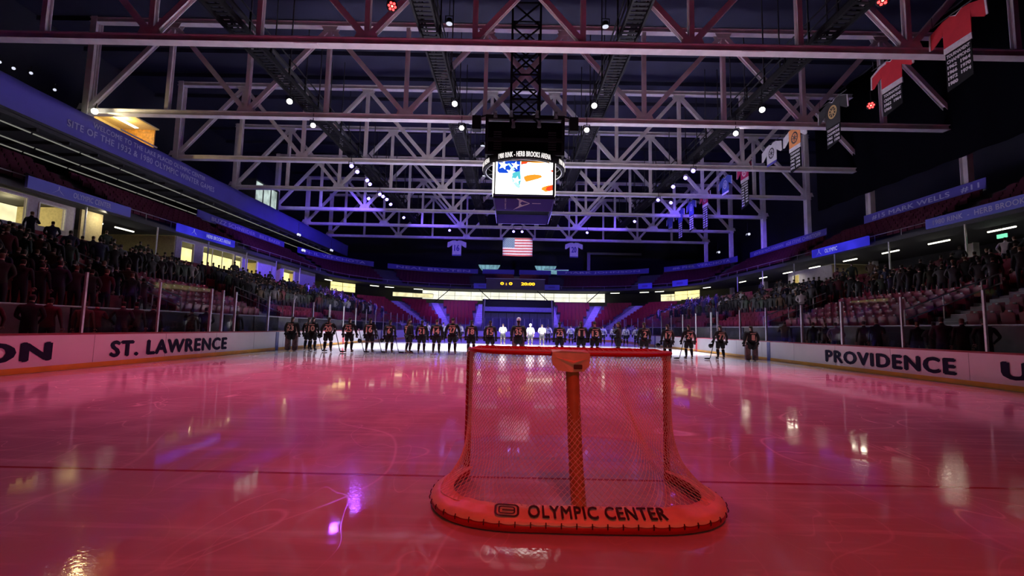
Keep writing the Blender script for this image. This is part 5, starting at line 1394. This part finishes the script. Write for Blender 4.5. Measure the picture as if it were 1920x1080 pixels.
def spec_mesh(p, c):
    if (p, c) not in SPM:
        me = bm_cache[p].copy(); me.materials[0] = coats[c][1]
        if (p+c) % 3 == 0: me.materials[3] = M['fair']
        SPM[(p, c)] = me
    return SPM[(p, c)]
crowd = []     # (x,y,z,heading,coat,pose,scale,where)
def fill(side, sa, sb_, k0, k1, dens, wts, where):
    for k in range(k0, k1+1):
        s = sa+rnd.random()*.4
        while s < sb_:
            if rnd.random() < dens:
                x, y, a = bowlpt(ro(k)+.11, side, s)
                c = rnd.choices(range(8), wts)[0]
                crowd.append((x, y, rz_(k)+.004, math.atan2(-(x-0), (50-y)*1.0)+rnd.uniform(-.35, .35), c, rnd.randrange(6), rnd.uniform(.90, 1.06), where, k))
            s += .56 if s <= BY else .56*(19-BX)/(ro(k)-BX)
            while inaisle(side, s): s += .3
W1 = (7, 5, 3, 3, 2, 1, .5, 2); W2 = (5, 4, 2, 4, 2, 3, 2.2, 2)
fill(-1, 11.0, 18, 0, 7, .74, W1, 'left stand before the railed aisle')
fill(-1, 20, 27, 5, 7, .85, W1, 'left stand past the railed aisle')
fill(-1, 28.6, 36, 2, 7, .82, W1, 'left stand above the second block')
fill(-1, 37.6, 45, 2, 7, .6, W2, 'left stand by the centre line')
fill(-1, 46.6, 57, 2, 8, .42, W2, 'left stand near the rear corner')
fill(1, 12.0, 16.5, 5, 7, .8, W1, 'right stand before the pale steps')
fill(1, 18.1, 26.7, 5, 7, .82, W1, 'right stand past the pale steps')
fill(1, 28.3, 36, 3, 7, .78, W1, 'right stand beyond the blue line')
fill(1, 37.6, 45, 2, 7, .62, W2, 'right stand by the centre line')
fill(1, 46.6, 57, 3, 8, .42, W2, 'right stand near the rear corner')
for sd_, sa_, sb__, wh_ in ((-1, 11.5, 18, 'left stand before the railed aisle'), (-1, 20, 27, 'left stand past the railed aisle'), (-1, 28.6, 45, 'left stand, back rows'), (1, 12, 16.5, 'right stand before the pale steps'), (1, 18.1, 26.7, 'right stand past the pale steps'), (1, 28.3, 45, 'right stand, back rows')):
    fill(sd_, sa_, sb__, 9, 10, .13, W1, wh_)
for x, y, c, p, z in ((-14.0, 11.3, 1, 0, .255), (-14.2, 11.9, 4, 2, .255), (-13.9, 12.6, 0, 4, .255), (-14.2, 13.4, 4, 1, .255), (-14.0, 14.3, 7, 0, .255), (-14.25, 15.0, 4, 3, .255), (-13.9, 15.6, 0, 2, .255), (-14.1, 16.4, 2, 0, .255), (-14.2, 17.3, 0, 1, .255), (-14.0, 19.1, 0, 5, .255), (-14.0, 20.0, 1, 4, .255), (-13.95, 22.2, 0, 0, .255),
                      (14.1, 14.2, 0, 2, .255), (14.2, 15.0, 0, 0, .255), (14.0, 15.5, 1, 4, .255), (14.2, 16.0, 0, 1, .255), (14.15, 16.6, 0, 0, .255), (14.1, 18.4, 0, 3, .255), (14.2, 19.2, 1, 0, .255), (14.0, 20.6, 5, 2, .255), (14.1, 21.4, 1, 5, .255), (14.1, 22.3, 0, 0, .255), (14.2, 24.8, 7, 1, .255)):
    nm = 'left' if x < 0 else 'right'
    crowd.append((x, y, z, math.atan2(-x, 40-y)*.8, c, p, rnd.uniform(.95, 1.05), '%s boards, standing on the walkway behind the glass' % nm, -1))
for x, y, k, c, p in ((15.9, 20.6, 1, 6, 0), (-16.4, 25.2, 2, 6, 1)): pass
# the nearest 255 become people of their own, the rest one far crowd
def view_size(c): return 1/max(6, math.hypot(c[0]+.54, c[1]))
crowd.sort(key=lambda c: -view_size(c))
solo, far = crowd[:258], crowd[258:]
byplace = {}
for c in sorted(solo, key=lambda c: (c[7], c[8], c[1])):
    x, y, z, h, ct, ps, sc_, where, k = c
    o = link('person', spec_mesh(ps, ct), None, (x, y, z), h); o.scale = (sc_,)*3
    i = byplace.get((where, k), 0); byplace[(where, k)] = i+1
    col = coats[ct][0]
    if k >= 0: lab = 'spectator in %s coat, %s, row %d up, %s along' % (col, where, k+1, nth(i))
    else: lab = 'spectator in %s coat by the %s, %s along' % (col, where.replace(', standing on the walkway', ''), nth(i))
    tag(o, lab, 'person', 'spectators in the '+where.split(',')[0] if k >= 0 else 'spectators by the '+where.split(',')[0])
mb = MB(); fmats = [c[1] for c in coats]+[TROU, M['skin'], M['hair'], SHOE]
fbase = []
for me in bm_cache:
    fbase.append(([v.co.copy() for v in me.vertices], [tuple(p.vertices) for p in me.polygons], [p.material_index for p in me.polygons]))
for x, y, z, h, ct, ps, sc_, where, k in far:
    c, s_ = math.cos(h)*sc_, math.sin(h)*sc_; vs, fs, ms = fbase[ps]; b = len(mb.v)
    mb.v += [(x+c*v.x-s_*v.y, y+s_*v.x+c*v.y, z+v.z*sc_) for v in vs]; mb.f += [[b+i for i in f] for f in fs]; mb.mi += [ct if q == 0 else 7+q for q in ms]
if far: tag(mb.build('crowd', fmats, None, True), 'distant spectators scattered over the rear stands', 'crowd', None, 'stuff')
# ================================================================== LIGHT
REDC = (1, .045, .12); WHT_ = (.95, .88, 1); VIO = (.16, .08, 1)
PINK = (1, .09, .23)
spot('red_spot', (-6.3, 19.4, 15.7), (-4.5, 13.5, 0), 10500, PINK, 62, 1, .25)
spot('red_spot', (14.9, 18.0, 15.4), (6, 14, 0), 10500, PINK, 54, 1, .25)
spot('red_spot', (21.0, 26.7, 15.3), (3, 17, 0), 12500, PINK, 44, 1, .25)
spot('red_spot', (-15.0, 12, 15.8), (-7, 15, 0), 6500, PINK, 60, 1, .25)
spot('red_spot', (.5, -3, 15.0), (.8, 3.0, 0), 3300, (1, .012, .02), 46, 1, .25)
for x, y in ((-14.5, 30.1), (-4.3, 30.0), (4.25, 30.0), (14.45, 30.1)):
    spot('white_spot', (x, y, 14.8), (x*.5, y+3, 0), 108000, WHT_, 56, 1, .25)
for x, y in ((-14.5, 26.8), (-4.35, 26.7), (4.15, 26.6), (14.4, 26.7)):
    spot('white_spot', (x, y, 14.8), (x*.6, 22, 0), 5000, WHT_, 44, 1, .25)
spot('white_spill', (14.4, 30.1, 15.2), (20.5, 34.5, 15.4), 500, WHT_, 60, 1, .2)
for x, y, tx, ty, tz in ((-14.5, 47, -17, 66, 2), (14.4, 46.3, 17, 66, 2), (-9.7, 63.2, -8, 70, 2), (9.65, 62.9, 8, 70, 2), (-14.6, 42.9, -4, 50, 0), (14.3, 41.85, 4, 50, 0), (-14.6, 38, -27, 52, 5), (14.5, 37.5, 27, 56, 5), (-.67, 63.1, 0, 66, 1),
                   (-14.5, 56.2, -9.7, 72, 14), (14.4, 55.8, 9.2, 72, 14), (-16.3, 47.9, -27, 68, 12), (15.95, 47.2, 27, 68, 10), (-14.5, 50.0, -28.6, 60, 13.5), (14.5, 39.3, 20, 46, 15), (14.3, 46.3, 20, 54, 15)):
    spot('violet_spot', (x, y, 14.8), (tx, ty, tz), 18000 if tz < 10 else 5000 if tz < 14.5 else 900, VIO, 62, .7, .2)
spot('violet_spot', (-14.6, 42.9, 14.8), (-1.7, 3.7, 0), 420, (.3, .06, 1), 10, 1, .35)
spot('violet_spot', (-14.5, 37.9, 14.8), (-1.9, 3.3, 0), 340, (.3, .06, 1), 10, 1, .35)
spot('violet_spot', (14.3, 41.85, 14.8), (.75, 3.6, 0), 260, (.3, .06, 1), 10, 1, .35)
spot('flag_spot', (0, 62.5, 15.2), (0, 71.6, 14.2), 2600, (1, .92, .9), 34, .5, .15)
spot('goal_fill', (.4, -5.0, 2.9), (0, 4.0, .7), 150, (1, .55, .36), 60, .8, .3)  # added warm fill from behind the camera, brightens the goal pads
# ================================================================== CAMERA
cam = bpy.data.cameras.new('camera'); co = bpy.data.objects.new('camera', cam); COL.objects.link(co)
cam.sensor_fit = 'HORIZONTAL'; cam.sensor_width = 36; cam.lens = 853.8/1920*36; cam.clip_end = 400; cam.clip_start = .05
pit, rol, yaw = .0885, .0206, -.003
fwd = Vector((math.sin(yaw)*-1*-1, math.cos(yaw), 0))
# view axes: x right, y up, -z forward
cp_, sp_ = math.cos(pit), math.sin(pit)
f_ = Vector((0, cp_, sp_)); u_ = Vector((0, -sp_, cp_)); r_ = Vector((1, 0, 0))
Rz = Matrix.Rotation(-yaw, 3, 'Z')
f_, u_, r_ = Rz @ f_, Rz @ u_, Rz @ r_
cr_, sr_ = math.cos(rol), math.sin(rol)
r2_ = r_*cr_+u_*sr_; u2_ = -r_*sr_+u_*cr_
mat = Matrix((r2_, u2_, -f_)).transposed().to_4x4(); mat.translation = Vector((-.54, 0, 1.403))
co.matrix_world = mat
SC.camera = co
